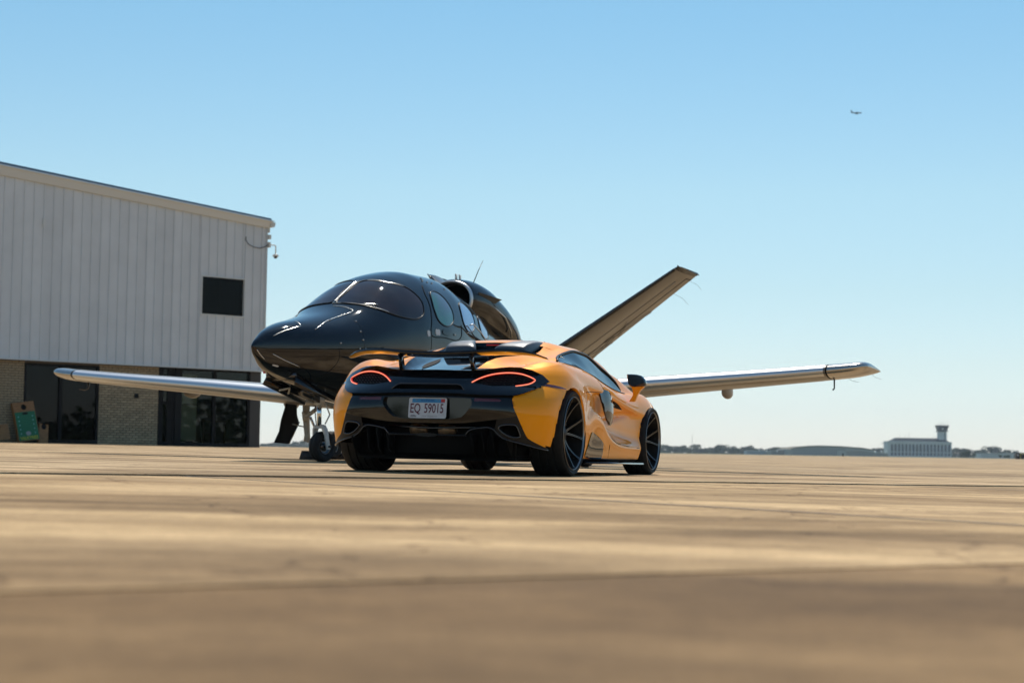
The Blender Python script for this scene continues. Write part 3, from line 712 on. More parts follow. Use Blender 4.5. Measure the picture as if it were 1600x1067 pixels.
# ---- wheels
def wheel(xc, zc, R, r, wdt, yo, name='wheel'):
    """axis along object X (to the right)"""
    objs = []
    for sg in (1, -1):
        T = Matrix.Translation((sg * yo, xc, zc)) @ Matrix.Diagonal((sg, 1, 1, 1))
        h_ = wdt; ty = MB(); pr = [(r - .005, -.012), (r + .012, -.004), (r + .03, .004), (R - .028, .002), (R - .010, -.006), (R - .003, -.018)]
        ng = 4
        gw = (h_ - .05) / ng
        for k in range(ng):
            a = -.024 - k * gw; pr += [(R, a), (R + .0, a - gw + .013), (R - .009, a - gw + .011), (R - .009, a - gw + .002)]
        pr += [(R, -h_ + .022), (R - .005, -h_ + .012), (R - .03, -h_), (r + .02, -h_ - .004), (r - .02, -h_ + .02), (r - .02, -.03), (r - .012, -.016)]
        t0 = ty.lathe(pr, 72, T, closed=True).build(name, M_rub, car, recalc=True, auto=35)
        MB().lathe([(r + .001, -.012), (r + .0025, -.003), (r + .0005, .001), (r - .002, -.004), (r - .003, -.012)], 72, T).build('rim_edge', M_sed, t0, recalc=True)
        MB().lathe([(r - .010, -.010), (r - .020, -.03), (r - .035, -.09), (r - .03, -h_ + .01), (r - .012, -h_)], 72, T).build('rim_barrel', M_mb, t0)
        sp = MB(); ed = MB()
        for k in range(5):
            for d in (-1, 1):
                a0 = R_(72 * k + 8 + d * 9); a1 = R_(72 * k + 8 + d * 17)
                prv = None; secs = []
                for t in np.linspace(0, 1, 8):
                    rr = .055 + (r - .013 - .055) * t; an = a0 + (a1 - a0) * t**1.3; ax = -.085 + .078 * t**1.7; hw = .0078 * (1 - t) + .005 * t + (.003 if t > .9 else 0)
                    u = Vector((0, math.cos(an), math.sin(an))); v_ = Vector((0, -math.sin(an), math.cos(an)))
                    c = u * rr
                    secs.append([T @ (c + v_ * (-hw) + Vector((ax, 0, 0))), T @ (c + v_ * hw + Vector((ax, 0, 0))), T @ (c + v_ * hw * 1.6 + Vector((ax - .03, 0, 0))), T @ (c - v_ * hw * 1.6 + Vector((ax - .03, 0, 0))), T @ (c + v_ * (-hw) + Vector((ax, 0, 0)))])
                    if t > .25: ed.v += []; secs[-1]
                sp.grid(secs)
                e_ = [[s[0] + (T.to_3x3() @ Vector((.0012, 0, 0))), s[0] + (s[1] - s[0]) * .16 + (T.to_3x3() @ Vector((.0012, 0, 0)))] for s in secs]
                e2 = [[s[0] + (s[1] - s[0]) * .84 + (T.to_3x3() @ Vector((.0012, 0, 0))), s[1] + (T.to_3x3() @ Vector((.0012, 0, 0)))] for s in secs]
                ed.grid(e_); ed.grid(e2)
        sp.build('spoke', M_rim, t0, auto=30, smooth=False); ed.build('spoke_edge', M_sed, t0, smooth=False)
        MB().lathe([(0, -.070), (.022, -.070), (.03, -.076), (.062, -.084), (.075, -.10), (.075, -.14)], 32, T).build('hub', M_rim, t0)
        MB().lathe([(.06, -.13), (r * .66, -.13), (r * .66, -.155), (.06, -.155)], 48, T).build('brake_disc', M_disc, t0, recalc=True, auto=30)
        cal = MB(); Pc = []
        for an in np.linspace(150, 215, 8):
            u = Vector((0, math.cos(R_(an)), math.sin(R_(an)))); Pc.append([T @ (u * (r * .47) + Vector((-.11, 0, 0))), T @ (u * (r * .78) + Vector((-.11, 0, 0))), T @ (u * (r * .80) + Vector((-.18, 0, 0))), T @ (u * (r * .47) + Vector((-.18, 0, 0)))])
        cal.grid(Pc).build('brake_caliper', M_sb, t0)
wheel(0, .335, .335, .283, .285, .928); wheel(2.67, .31, .31, .262, .235, .905)

# ------------------------------------------------------------------ PRIVATE JET
# authored as (s aft from the nose, w towards its left wing, z up) -> object axes (w, s, z)
jet = empty('private_jet', 'small black single-engine jet with raked V-tail and open nose gear doors', 'jet', loc=(-2.84, 19.54, 0), rz=R_(-25.8))
def J3(s, w, z): return (w, s, z)
M_jb = pbr('jet_black_paint', (.0035, .004, .006), .03, spec=.6)
M_jw = pbr('wing_metallic', (.20, .185, .17), .40, metal=.5, coat=.35, coatr=.15, noise=.10, nscale=3)
M_jt2 = pbr('tail_line', (.30, .27, .23), .5, metal=.3)
M_jt = pbr('tail_metallic', (.13, .118, .105), .32, metal=.45, coat=.4, coatr=.1, noise=.12, nscale=3)
M_tip = pbr('wing_tip_metal', (.46, .43, .40), .20, metal=.9)
M_le = pbr('leading_edge_metal', (.66, .67, .69), .44, metal=1)
M_gw = pbr('gear_off_white', (.60, .59, .55), .42, noise=.25, nscale=20)
M_chr = pbr('chrome', (.65, .68, .72), .08, metal=1)
M_line = pbr('bright_trim_line', (.62, .6, .56), .25, metal=.9)
M_dk = pbr('intake_black', (.003, .003, .003), .6, spec=.2)
M_ws = pbr('windscreen_cabin_tone', (.036, .020, .016), .03, spec=.6, noise=.6, nscale=1.6, col2=(.012, .008, .010))  # brown mottle paints in the cabin seen through the glass
M_w1 = pbr('window_reflect_green', (.05, .17, .12), .10, metal=.45, coat=.5, coatr=.02, noise=.5, nscale=3.0, col2=(.13, .12, .18))  # green and violet mottle puts reflections into the pane colour
M_w2 = pbr('window_reflect_blue', (.26, .31, .44), .10, metal=.7, coat=.5, coatr=.02)  # pale blue base colour stands in for what the pane reflects
M_lab = pbr('placard_white', (.6, .6, .6), .6)
FS=[0,.04,.12,.27,.56,.94,1.33,1.6,1.9,2.2,2.6,3.0,3.5,4.0,4.5,5.0,5.5,6,7,8,8.9]
FW=[.01,.035,.07,.15,.31,.485,.62,.695,.75,.79,.82,.82,.78,.70,.60,.48,.38,.32,.25,.18,.10]
FT=[1.29,1.335,1.39,1.475,1.575,1.655,1.75,1.85,2.02,2.18,2.32,2.385,2.385,2.31,2.18,1.99,1.84,1.77,1.70,1.62,1.55]
FB=[1.27,1.20,1.13,1.04,.95,.87,.80,.75,.72,.69,.67,.66,.66,.67,.70,.76,.84,.92,1.1,1.28,1.45]
FC=[1.28,1.28,1.28,1.29,1.30,1.32,1.35,1.38,1.40,1.42,1.43,1.44,1.45,1.46,1.48,1.5,1.5,1.5,1.5,1.52,1.52]
NS=2.2
def fsec(s): return [float(pchip(FS, a, s)) for a in (FW, FT, FB, FC)]
def fpt(s, a, off=0):
    """surface point at station s and section angle a (radians, 0 = left side, pi/2 = top)"""
    W, t, b, c = fsec(s); ca, sa = math.cos(a), math.sin(a); h_ = t - c if sa > 0 else c - b
    y = W * math.copysign(abs(ca)**(2 / NS), ca); z = h_ * math.copysign(abs(sa)**(2 / NS), sa)
    n = Vector((y / max(W, .01)**2, 0, z / max(h_, .01)**2)).normalized() if abs(y) + abs(z) > 0 else Vector((0, 0, 1))
    return Vector((y, s, c + z)) + n * off
def fang(s, w, z):
    W, t, b, c = fsec(s); h_ = t - c if z > c else c - b
    u = min(1, abs(w) / W)**(NS / 2); v = min(1, abs(z - c) / h_)**(NS / 2); a = math.atan2(v, u)
    if w < 0: a = math.pi - a
    return a if z > c else -a
P = []
for s in list(np.linspace(0, .5, 26)) + list(np.linspace(.54, 8.9, 150)):
    P.append([fpt(s, 2 * math.pi * k / 96) for k in range(97)])
fus = MB().grid(P).add([tuple(p) for p in P[-1][:96]], [tuple(range(96))]).build('fuselage', M_jb, jet, recalc=True)
KA = .8
def fpatch(name, pts, mat, off=.004, parent=jet, step=.04, frame=None):
    pl = [(s, KA * fang(s, w_, z)) for s, w_, z in pts]
    pl = [tuple(p) for p in crom(pl, 4, closed=True)]
    o = patch(name, pl, lambda a, b: tuple(fpt(a, b / KA, off)), mat, parent, step=step)
    if frame: MB().tube([fpt(a, b / KA, off) for a, b in pl], frame[0], 5, closed=True).build('window_frame', frame[1], o)
    return o
def fline(name, pts, r, mat, off=.002, parent=jet, n=5):
    pl = crom([(s, fang(s, w_, z)) for s, w_, z in pts], n)
    return MB().tube([fpt(a, b, off) for a, b in pl], r, 5).build(name, mat, parent)
WSR = [(1.69, .03, 1.894), (1.93, .03, 2.035), (2.2, .035, 2.175), (2.288, .131, 2.21), (2.345, .339, 2.182), (2.481, .502, 2.138), (2.554, .621, 2.045), (2.583, .688, 1.958), (2.547, .736, 1.862), (2.493, .758, 1.794), (2.32, .758, 1.729), (2.058, .704, 1.736), (1.881, .613, 1.779), (1.77, .481, 1.829), (1.70, .292, 1.86), (1.675, .156, 1.875)]
wl_ = fpatch('windscreen', WSR, M_ws, frame=(.010, M_sb)); fpatch('windscreen', [(s, -w_, z) for s, w_, z in WSR[::-1]], M_ws, frame=(.010, M_sb))
fline('windscreen_post', [(1.66, .0, 1.87), (1.93, .0, 2.035), (2.24, .0, 2.20)], .010, M_line, .008)
fline('trim_line', [(2.26, .06, 2.2), (2.33, .33, 2.19), (2.46, .50, 2.15)], .006, M_line, .008)
fline('trim_line', [(1.66, .02, 1.87), (1.70, .29, 1.855), (1.78, .48, 1.81), (1.90, .60, 1.77)], .006, M_line, .008)
W1 = [(2.92, .615, 2.10), (3.10, .60, 2.12), (3.234, .647, 2.056), (3.303, .715, 1.92), (3.278, .759, 1.804), (3.136, .792, 1.711), (2.962, .798, 1.699), (2.831, .783, 1.758), (2.80, .741, 1.881), (2.84, .68, 2.0)]
W2 = [(3.69, .617, 2.03), (3.92, .55, 2.05), (4.10, .556, 1.96), (4.10, .634, 1.813), (3.946, .69, 1.697), (3.72, .733, 1.682), (3.60, .737, 1.774), (3.61, .69, 1.92)]
W3 = [(4.42, .50, 1.92), (4.58, .475, 1.87), (4.70, .497, 1.78), (4.70, .526, 1.697), (4.565, .575, 1.635), (4.35, .619, 1.68), (4.32, .596, 1.8)]
for q, m_ in ((W1, M_w1), (W2, M_w2), (W3, M_w2)):
    fpatch('cabin_window', q, m_, frame=(.008, M_sb)); fpatch('cabin_window', [(s, -w_, z) for s, w_, z in q[::-1]], m_, frame=(.008, M_sb))
DR = [(2.86, .53, 2.18), (2.77, .624, 2.076), (2.73, .722, 1.915), (2.66, .786, 1.733), (2.61, .814, 1.563), (2.94, .817, 1.549), (3.324, .797, 1.54), (3.46, .78, 1.60), (3.50, .77, 1.75)]
fline('door_seam', DR, .006, M_mb, .001)
fline('door_seam', [(2.61, .814, 1.55), (2.60, .82, 1.40), (2.55, .8, 1.15), (2.45, .72, .95)], .003, M_mb, .001)
hd = fpatch('door_handle', [(2.90, .808, 1.635), (3.14, .802, 1.637), (3.14, .808, 1.597), (2.90, .813, 1.596)], M_gb, .008, step=.03)
for a in ((2.75, .811, 1.604), (2.80, .811, 1.604), (2.545, .807, 1.575)):
    fpatch('placard', [(a[0] - .03, a[1], a[2] + .03), (a[0] + .03, a[1], a[2] + .03), (a[0] + .03, a[1], a[2] - .03), (a[0] - .03, a[1], a[2] - .03)], M_lab, .004, step=.03)
MB().tube([J3(3.22, .81, 1.62), J3(3.23, .815, 1.59)], .006, 5).build('door_latch', M_line, jet)
HT = [[(1.56, .30, 1.785), (1.585, .2, 1.815), (1.594, .042, 1.835)], [(1.54, .355, 1.772), (1.296, .314, 1.696), (1.034, .306, 1.622), (.76, .326, 1.51)],
      [(.251, .109, 1.408), (.406, .157, 1.472), (.634, .219, 1.539)], [(.634, .219, 1.539), (.702, .09, 1.590)], [(.229, .121, 1.207), (.376, .186, 1.144), (.565, .256, 1.082)],
      [(.045, .03, 1.25), (.09, .05, 1.19), (.16, .07, 1.13)], [(1.54, .355, 1.772), (1.57, .30, 1.79)]]
for h_ in HT: fline('hatch_edge', h_, .0055, M_line, .003)
fline('panel_line', [(.995, .506, 1.318), (1.012, .499, 1.196), (.982, .453, 1.101), (.90, .35, .98)], .0028, M_mb, .0005)
fline('panel_line', [(1.40, .45, 1.65), (1.35, .60, 1.45), (1.35, .64, 1.32)], .0022, M_mb, .0005)
rv = MB()
for s, w_, z in ((1.387, .484, 1.644), (1.335, .577, 1.521), (1.014, .511, 1.37), (1.333, .614, 1.425), (1.282, .605, 1.323), (1.367, .631, 1.324), (1.533, .678, 1.333), (2.655, .819, 1.373), (.9, .31, 1.57), (1.1, .31, 1.64), (1.25, .31, 1.69), (1.42, .33, 1.73), (3.0, .45, 2.24), (3.06, .42, 2.27), (3.12, .46, 2.25), (3.1, .38, 2.29), (3.25, .45, 2.24), (3.5, .50, 2.19)):
    p = fpt(s, fang(s, w_, z), .004); d = .008
    rv.hexa([p + Vector(q) for q in ((-d, -d, -d), (d, -d, -d), (d, d, -d), (-d, d, -d), (-d, -d, d), (d, -d, d), (d, d, d), (-d, d, d))])
props(rv.build('rivet', M_line, fus), kind='stuff')
fpatch('placard', [(.27, .10, 1.10), (.33, .12, 1.10), (.33, .12, 1.07), (.27, .10, 1.07)], M_lab, .004, step=.03)
# whiskers and cockpit glare strip
fline('glare_strip', [(1.72, .36, 1.87), (1.85, .50, 1.865)], .006, M_line, .012)
# ---- engine nacelle
ES=[4.62,4.7,4.9,5.2,5.6,6.0,6.25,6.4,6.5]
EW=[.31,.335,.365,.385,.37,.32,.26,.21,.16]
ET=[2.42,2.45,2.46,2.42,2.28,2.10,1.96,1.85,1.76]
EB=[1.93,1.90,1.86,1.80,1.72,1.63,1.58,1.55,1.54]
P = []
def esec(s, k=1):
    W, t, b = [float(pchip(ES, a, s)) for a in (EW, ET, EB)]; c = (t + b) / 2; o = []
    for q in range(65):
        a = 2 * math.pi * q / 64; ca, sa = math.cos(a), math.sin(a)
        o.append(J3(s, k * W * math.copysign(abs(ca)**.92, ca), c + k * (t - c) * math.copysign(abs(sa)**.92, sa)))
    return o
for s in np.linspace(4.66, 6.5, 50): P.append(esec(s))
nac = MB().grid(P).build('engine_nacelle', M_jb, jet)
lip = [(4.80, .80), (4.70, .83), (4.64, .87), (4.615, .93), (4.622, .99), (4.66, 1.003)]
P = []
for s, k in lip:
    e0 = esec(4.62); c = np.mean(np.array(e0[:64]), 0); P.append([(c[0] + (p[0] - c[0]) * k * 1.04, s, c[2] + (p[2] - c[2]) * k * 1.04) for p in e0])
MB().grid(P).build('intake_lip', M_le, nac)
P = []
for s, k in ((4.70, .86), (4.78, .84), (5.2, .70), (5.6, .5), (5.6, .01)):
    P.append([(p[0] * k, s, 2.175 + (p[2] - 2.175) * k) for p in esec(4.62)])
MB().grid(P).build('intake_duct', M_dk, nac)
props(MB().hexa([J3(4.9, -.12, 1.7), J3(4.9, .12, 1.7), J3(6.7, .10, 1.5), J3(6.7, -.10, 1.5), J3(4.75, -.16, 2.02), J3(4.75, .16, 2.02), J3(6.3, .16, 1.75), J3(6.3, -.16, 1.75)]).build('engine_pylon', M_jb, jet, auto=30))
MB().tube([J3(5.15, .37, 2.12), J3(5.49, .392, 1.99), J3(5.75, .36, 1.82), J3(5.80, .34, 1.74)], .012, 6).build('nacelle_trim', M_line, nac)
MB().hexa([J3(4.80, .33, 2.245), J3(4.80, .345, 2.235), J3(5.18, .385, 2.15), J3(5.16, .36, 2.16), J3(4.72, .36, 2.265), J3(4.73, .37, 2.27), J3(5.22, .47, 2.21), J3(5.22, .46, 2.20)]).build('nacelle_strake', M_jt, nac, auto=30)
MB().lathe([(.0, 0), (.15, 0), (.155, .10), (.13, .30), (0, .30)], 28, Matrix.Translation(J3(6.4, 0, 1.66)) @ Matrix.Rotation(R_(90), 4, 'Z')).build('exhaust_nozzle', M_gun, nac)
MB().tube([J3(5.25, .0, 2.40), J3(5.42, .0, 2.62), J3(5.57, .0, 2.79)], [.008, .006, .003], 5).build('whip_antenna', M_sb, jet)
for s in (4.76, 4.87):
    MB().hexa([J3(s, -.004, 2.43), J3(s, .004, 2.43), J3(s + .05, .004, 2.43), J3(s + .05, -.004, 2.43), J3(s - .01, -.004, 2.53), J3(s - .01, .004, 2.53), J3(s + .05, .004, 2.52), J3(s + .05, -.004, 2.52)]).build('blade_antenna', M_gw, jet, auto=30)
MB().tube([J3(3.76, .745, 1.76), J3(3.85, .74, 1.78), J3(4.12, .72, 1.69), J3(4.36, .70, 1.57), J3(4.6, .66, 1.42)], .010, 6).build('door_stay', M_le, jet)
# ---- wings
def aero(n=18):
    xs = (1 - np.cos(np.linspace(0, math.pi, n))) / 2
    th_ = lambda x: 5 * (.2969 * math.sqrt(x) - .126 * x - .3516 * x**2 + .2843 * x**3 - .1036 * x**4)
    up = [(x, th_(x) + .02 * math.sin(math.pi * x)) for x in xs[::-1]]; lo = [(x, -th_(x) * .9 + .02 * math.sin(math.pi * x)) for x in xs[1:]]
    return up + lo
AF = aero()
WW = [.3, .7, 1.2, 3.0, 4.95, 5.38, 5.60, 5.74, 5.82, 5.85]
LE = [3.05, 3.12, 3.2, 3.34, 3.50, 3.54, 3.57, 3.60, 3.66, 3.73]
CH = [2.05, 1.85, 1.70, 1.30, .94, .89, .86, .81, .72, .60]
ZM = [.74, .77, .81, .955, 1.10, 1.135, 1.155, 1.175, 1.19, 1.195]
TK = [.32, .31, .29, .235, .185, .178, .172, .155, .12, .06]
def wsec(w_, sg, sel=None, out=0):
    le, ch, zm, tk = [float(pchip(WW, a, w_)) for a in (LE, CH, ZM, TK)]; i = R_(2.8)
    o = []
    for x, y in (AF if sel is None else [AF[k] for k in sel]):
        ds = (x - .35) * ch; dz = y * tk / .5 * .5 * 1.0 + (out if y > 0 else -out * .6)
        o.append(J3(le + .35 * ch + ds * math.cos(i) - (out if x < .02 else 0), sg * w_, zm + dz - ds * math.sin(i)))
    return o
for sg in (1, -1):
    root = MB().grid([wsec(w_, sg) for w_ in np.linspace(.3, 5.40, 30)]).build('wing', M_jw, jet, recalc=True, auto=60)
    nl = [k for k, p in enumerate(AF) if p[0] < .13]
    MB().grid([wsec(w_, sg, nl, .004) for w_ in np.linspace(.9, 5.38, 24)]).build('leading_edge', M_le, root)
    tp = MB().grid([wsec(w_, sg) for w_ in [5.42, 5.5, 5.58, 5.66, 5.72, 5.77, 5.80, 5.83, 5.845, 5.85]]); tp.add(wsec(5.85, sg), [tuple(range(len(AF)))]); tp.build('wing_tip', M_tip, root, recalc=True, auto=60)
    MB().grid([wsec(w_, sg, None, .0015) for w_ in (5.403, 5.417)]).build('tip_joint', M_mb, root)
    for w_, r in ((3.95, .075), (2.42, .12)):
        le, ch, zm, tk = [float(pchip(WW, a, w_)) for a in (LE, CH, ZM, TK)]
        P = []
        for t, k in ((-.20, .12), (-.16, .6), (-.09, .9), (0, 1.0), (.08, .85), (.14, .5), (.18, .05)):
            P.append([J3(le + ch - .12 + t * 1.1, sg * w_ + r * .42 * k * math.cos(a), zm - .10 - r * k * max(0, math.sin(a)) + (.07 if math.sin(a) <= 0 else 0)) for a in np.linspace(0, 2 * math.pi, 17)])
        MB().grid(P).build('flap_track_fairing', M_jt, root)
    pz = float(pchip(WW, ZM, 5.4)) - .05
    if sg < 0: MB().tube([J3(3.95, sg * 5.42, pz), J3(3.93, sg * 5.42, pz - .11), J3(3.90, sg * 5.44, pz - .135), J3(3.80, sg * 5.47, pz - .125)], [.020, .014, .012, .007], 8).build('pitot_mast', M_gun, root)
    else: MB().tube([J3(3.95, sg * 5.40, pz), J3(3.95, sg * 5.40, pz - .125), J3(3.90, sg * 5.40, pz - .14)], [.010, .008, .010], 8).build('pitot_mast', M_sb, root)
    for w_, dx in ((5.42, .10), (5.72, .07)):
        le, ch, zm, tk = [float(pchip(WW, a, w_)) for a in (LE, CH, ZM, TK)]; z0 = zm - .65 * ch * math.sin(R_(2.8)); s0 = le + ch
        MB().tube([J3(s0 - .01, sg * w_, z0), J3(s0 + .08, sg * (w_ + dx * .4), z0 - .035), J3(s0 + .16, sg * (w_ + dx), z0 - .05)], .0016, 4).build('static_wick', M_sb, root)
    nv = MB().box((sg * 5.50 - .05, 3.60, 1.135), (sg * 5.50 + .05, 3.66, 1.185)); nv.build('nav_light', M_le, root, auto=30)
    # flap and aileron breaks
    for wa in (1.2, 2.95, 4.9):
        le, ch, zm, tk = [float(pchip(WW, a, wa)) for a in (LE, CH, ZM, TK)]
        pts = [wsec(wa, sg, [k], .002)[0] for k in range(len(AF) - 6, len(AF))]
        MB().tube(pts, .005, 4).build('flap_gap', M_mb, root)
    MB().tube([wsec(w_, sg, [len(AF) - 6], .001)[0] for w_ in np.linspace(1.2, 5.2, 12)], .005, 4).build('flap_gap', M_mb, root)
# wing root fairing / belly
P = []
for s in np.linspace(2.7, 5.9, 24):
    k = math.sin(math.pi * (s - 2.7) / 3.2)**.6; P.append([J3(s, (.35 + .45 * k) * math.copysign(abs(math.cos(a))**.7, math.cos(a)), .86 + (.22 * k) * math.copysign(abs(math.sin(a))**.8, math.sin(a))) for a in np.linspace(0, 2 * math.pi, 33)])
MB().grid(P).build('belly_fairing', M_jb, jet)
# ---- V-tail
def vsec(t, sg, sel=None, out=0):
    le = np.array([6.76, .2, 1.40]) * (1 - t) + np.array([7.74, 2.05, 2.865]) * t; te = np.array([8.39, .2, 1.40]) * (1 - t) + np.array([8.50, 2.08, 2.82]) * t
    tk = .17 * (1 - t) + .075 * t; d = te - le; nrm = Vector((0, -.62, .785)); o = []
    for x, y in (AF if sel is None else [AF[k] for k in sel]):
        p = le + d * x + np.array(nrm) * (y * tk + (out if y > 0 else -out)); o.append(J3(p[0], sg * p[1], p[2]))
    return o
for sg in (1, -1):
    tl = MB().grid([vsec(t, sg) for t in np.linspace(0, .975, 20)]).build('tail_fin', M_jt, jet, recalc=True, auto=60)
    cap = MB().grid([vsec(.977, sg, None, .002), vsec(.99, sg, None, -.004), vsec(1.0, sg, None, -.025)]); cap.add(vsec(1.0, sg, None, -.025), [tuple(range(len(AF)))]); cap.build('tail_tip', M_gb, tl, recalc=True)
    nl = [k for k, p in enumerate(AF) if p[0] < .07]
    MB().grid([vsec(t, sg, nl, .004) for t in np.linspace(.05, .97, 16)]).build('leading_edge', M_gb, tl)
    kl = len(AF) - 7
    MB().tube([vsec(t, sg, [kl], .001)[0] for t in np.linspace(.03, .94, 14)], .004, 4).build('rudder_gap', M_mb, tl)
    MB().tube([vsec(.94, sg, [k], .001)[0] for k in range(kl, len(AF))], .006, 4).build('rudder_gap', M_mb, tl)
    ks = len(AF) // 2 + 8
    MB().tube([vsec(t, sg, [ks], .002)[0] for t in np.linspace(.0, .9, 10)], .005, 4).build('skin_seam', M_jt2, tl)
    for t0, t1, k0, k1 in ((.10, .36, len(AF) - 2, len(AF) - 6), (.12, .30, len(AF) - 8, len(AF) - 3), (.30, .62, len(AF) - 7, len(AF) - 3), (.36, .50, len(AF) - 4, len(AF) - 8)):
        a = vsec(t0, sg, [k0], .012)[0]; b = vsec(t1, sg, [k1], .012)[0]
        MB().tube([a, ((a[0] + b[0]) / 2, (a[1] + b[1]) / 2, (a[2] + b[2]) / 2 - .004), b], .006, 4).build('cable_reflection', M_jt2, tl)  # pale tubes draw cable reflections onto the fin skin
    for t, d in ((.80, .16), (.93, .13)):
        p = Vector(vsec(t, sg, [len(AF) - 1])[0]); MB().tube([p, p + Vector((sg * d * .55, d * .9, -d * .35)), p + Vector((sg * d * .9, d * 1.4, -d * .9))], .002, 4).build('static_wick', M_sb, tl)
# ---- nose gear
gr = MB().tube([J3(1.41, 0, .92), J3(1.41, 0, .68)], .055, 14).build('gear_collar', M_gw, jet)
gr = MB().tube([J3(1.41, 0, .72), J3(1.42, 0, .44)], .027, 14).build('nose_strut', M_chr, jet)
g0 = MB().tube([J3(1.41, 0, .77), J3(1.41, 0, .70)], .065, 14).build('strut_bearing', M_gw, gr)
ang = R_(14); gx = lambda a, b, z: (a * math.cos(ang) + b * math.sin(ang), 1.44 - a * math.sin(ang) + b * math.cos(ang), z)
NWZ = .1995
fk = MB()
for sg in (1, -1):
    fk.grid([[gx(sg * .03 - .0, -.035, .45), gx(sg * .03, .035, .45), gx(sg * .055, .035, .45), gx(sg * .055, -.035, .45), gx(sg * .03, -.035, .45)],
             [gx(sg * .065, -.035, .395), gx(sg * .065, .035, .395), gx(sg * .09, .035, .405), gx(sg * .09, -.035, .405), gx(sg * .065, -.035, .395)],
             [gx(sg * .085, -.02, .34), gx(sg * .085, .04, .34), gx(sg * .105, .04, .34), gx(sg * .105, -.02, .34), gx(sg * .085, -.02, .34)],
             [gx(sg * .085, .02, .17), gx(sg * .085, .07, .17), gx(sg * .105, .07, .17), gx(sg * .105, .02, .17), gx(sg * .085, .02, .17)]])
fk.hexa([gx(-.05, -.035, .41), gx(.05, -.035, .41), gx(.05, .035, .41), gx(-.05, .035, .41), gx(-.035, -.03, .455), gx(.035, -.03, .455), gx(.035, .03, .455), gx(-.035, .03, .455)])
fk.build('wheel_fork', M_gw, gr, recalc=True, auto=35)
def small_wheel(x, y, z, R, wd, rz, par):
    T = Matrix.Translation((x, y, z)) @ Matrix.Rotation(rz, 4, 'Z'); h_ = wd / 2
    t_ = MB().lathe([(R * .52, -h_ * .7), (R * .62, -h_ * .9), (R * .80, -h_), (R * .93, -h_ * .86), (R * .99, -h_ * .5), (R, -h_ * .2), (R * .985, -h_ * .14), (R * .985, h_ * .14), (R, h_ * .2), (R * .99, h_ * .5), (R * .93, h_ * .86), (R * .80, h_), (R * .62, h_ * .9), (R * .52, h_ * .7)], 48, T, closed=True).build('gear_wheel', M_rub, par, recalc=True)
    MB().lathe([(0, -h_ * .5), (R * .3, -h_ * .55), (R * .52, -h_ * .75), (R * .52, h_ * .75), (R * .44, h_ * .5), (R * .3, h_ * .3), (R * .2, h_ * .62), (R * .12, h_ * .7), (0, h_ * .7)], 32, T).build('wheel_hub', M_gun, t_, recalc=True)
    return t_
nwx, nwy, _ = gx(0, .045, 0)
small_wheel(nwx, nwy, .022 + .178, .178, .135, -ang, jet)
MB().tube([gx(-.13, .045, .20), gx(.13, .045, .20)], .014, 8).build('axle', M_gun, gr)
for a, b in (((.05, .03, .70), (.095, .06, .57)), ((.095, .06, .57), (.05, .03, .46))):
    MB().tube([gx(*a), gx(*b)], .009, 6).build('torque_link', M_gw, gr)
MB().tube([gx(-.09, .0, .75), gx(-.11, .02, .60), gx(-.09, .03, .42)], .006, 6).build('brake_hose', M_sb, gr)
MB().hexa([J3(1.05, -.05, .78), J3(1.05, .05, .78), J3(1.36, .04, .70), J3(1.36, -.04, .70), J3(1.0, -.05, .86), J3(1.0, .05, .86), J3(1.36, .04, .80), J3(1.36, -.04, .80)]).build('drag_brace', M_gun, gr, auto=30)
# nose gear doors
MB().hexa([J3(.52, .22, .875), J3(.52, .235, .875), J3(1.48, .235, .685), J3(1.48, .22, .685), J3(.57, .205, .98), J3(.57, .22, .98), J3(1.48, .225, .75), J3(1.48, .21, .75)]).build('nose_gear_door', M_jb, jet, auto=30)
MB().hexa([J3(.55, -.22, .885), J3(.55, -.205, .885), J3(1.42, -.205, .68), J3(1.42, -.22, .68), J3(.66, -.20, 1.05), J3(.66, -.185, 1.05), J3(1.46, -.185, .80), J3(1.46, -.20, .80)]).build('nose_gear_door', M_jb, jet, auto=30)
MB().hexa([J3(.60, -.19, .95), J3(.60, .19, .95), J3(1.6, .19, .775), J3(1.6, -.19, .775), J3(.60, -.19, .98), J3(.60, .19, .98), J3(1.6, .19, .85), J3(1.6, -.19, .85)]).build('wheel_well', M_dk, jet, auto=30)
MB().hexa([J3(.56, -.18, .965), J3(.56, .2, .965), J3(.62, .2, .93), J3(.62, -.18, .93), J3(.56, -.18, 1.02), J3(.56, .2, 1.02), J3(.62, .2, 1.02), J3(.62, -.18, 1.02)]).build('door_hinge_panel', M_gun, jet, auto=30)
MB().tube([J3(.85, -.19, .83), J3(.93, -.10, .86), J3(1.0, -.16, .80)], .012, 6).build('door_hinge', M_gw, jet)
MB().hexa([J3(.40, -.11, 1.0), J3(.40, -.09, 1.0), J3(.44, -.09, 1.02), J3(.44, -.11, 1.02), J3(.39, -.11, 1.05), J3(.39, -.09, 1.05), J3(.44, -.09, 1.06), J3(.44, -.11, 1.06)]).build('red_tag', pbr('tag_red', (.5, .03, .02), .6), jet, auto=30)
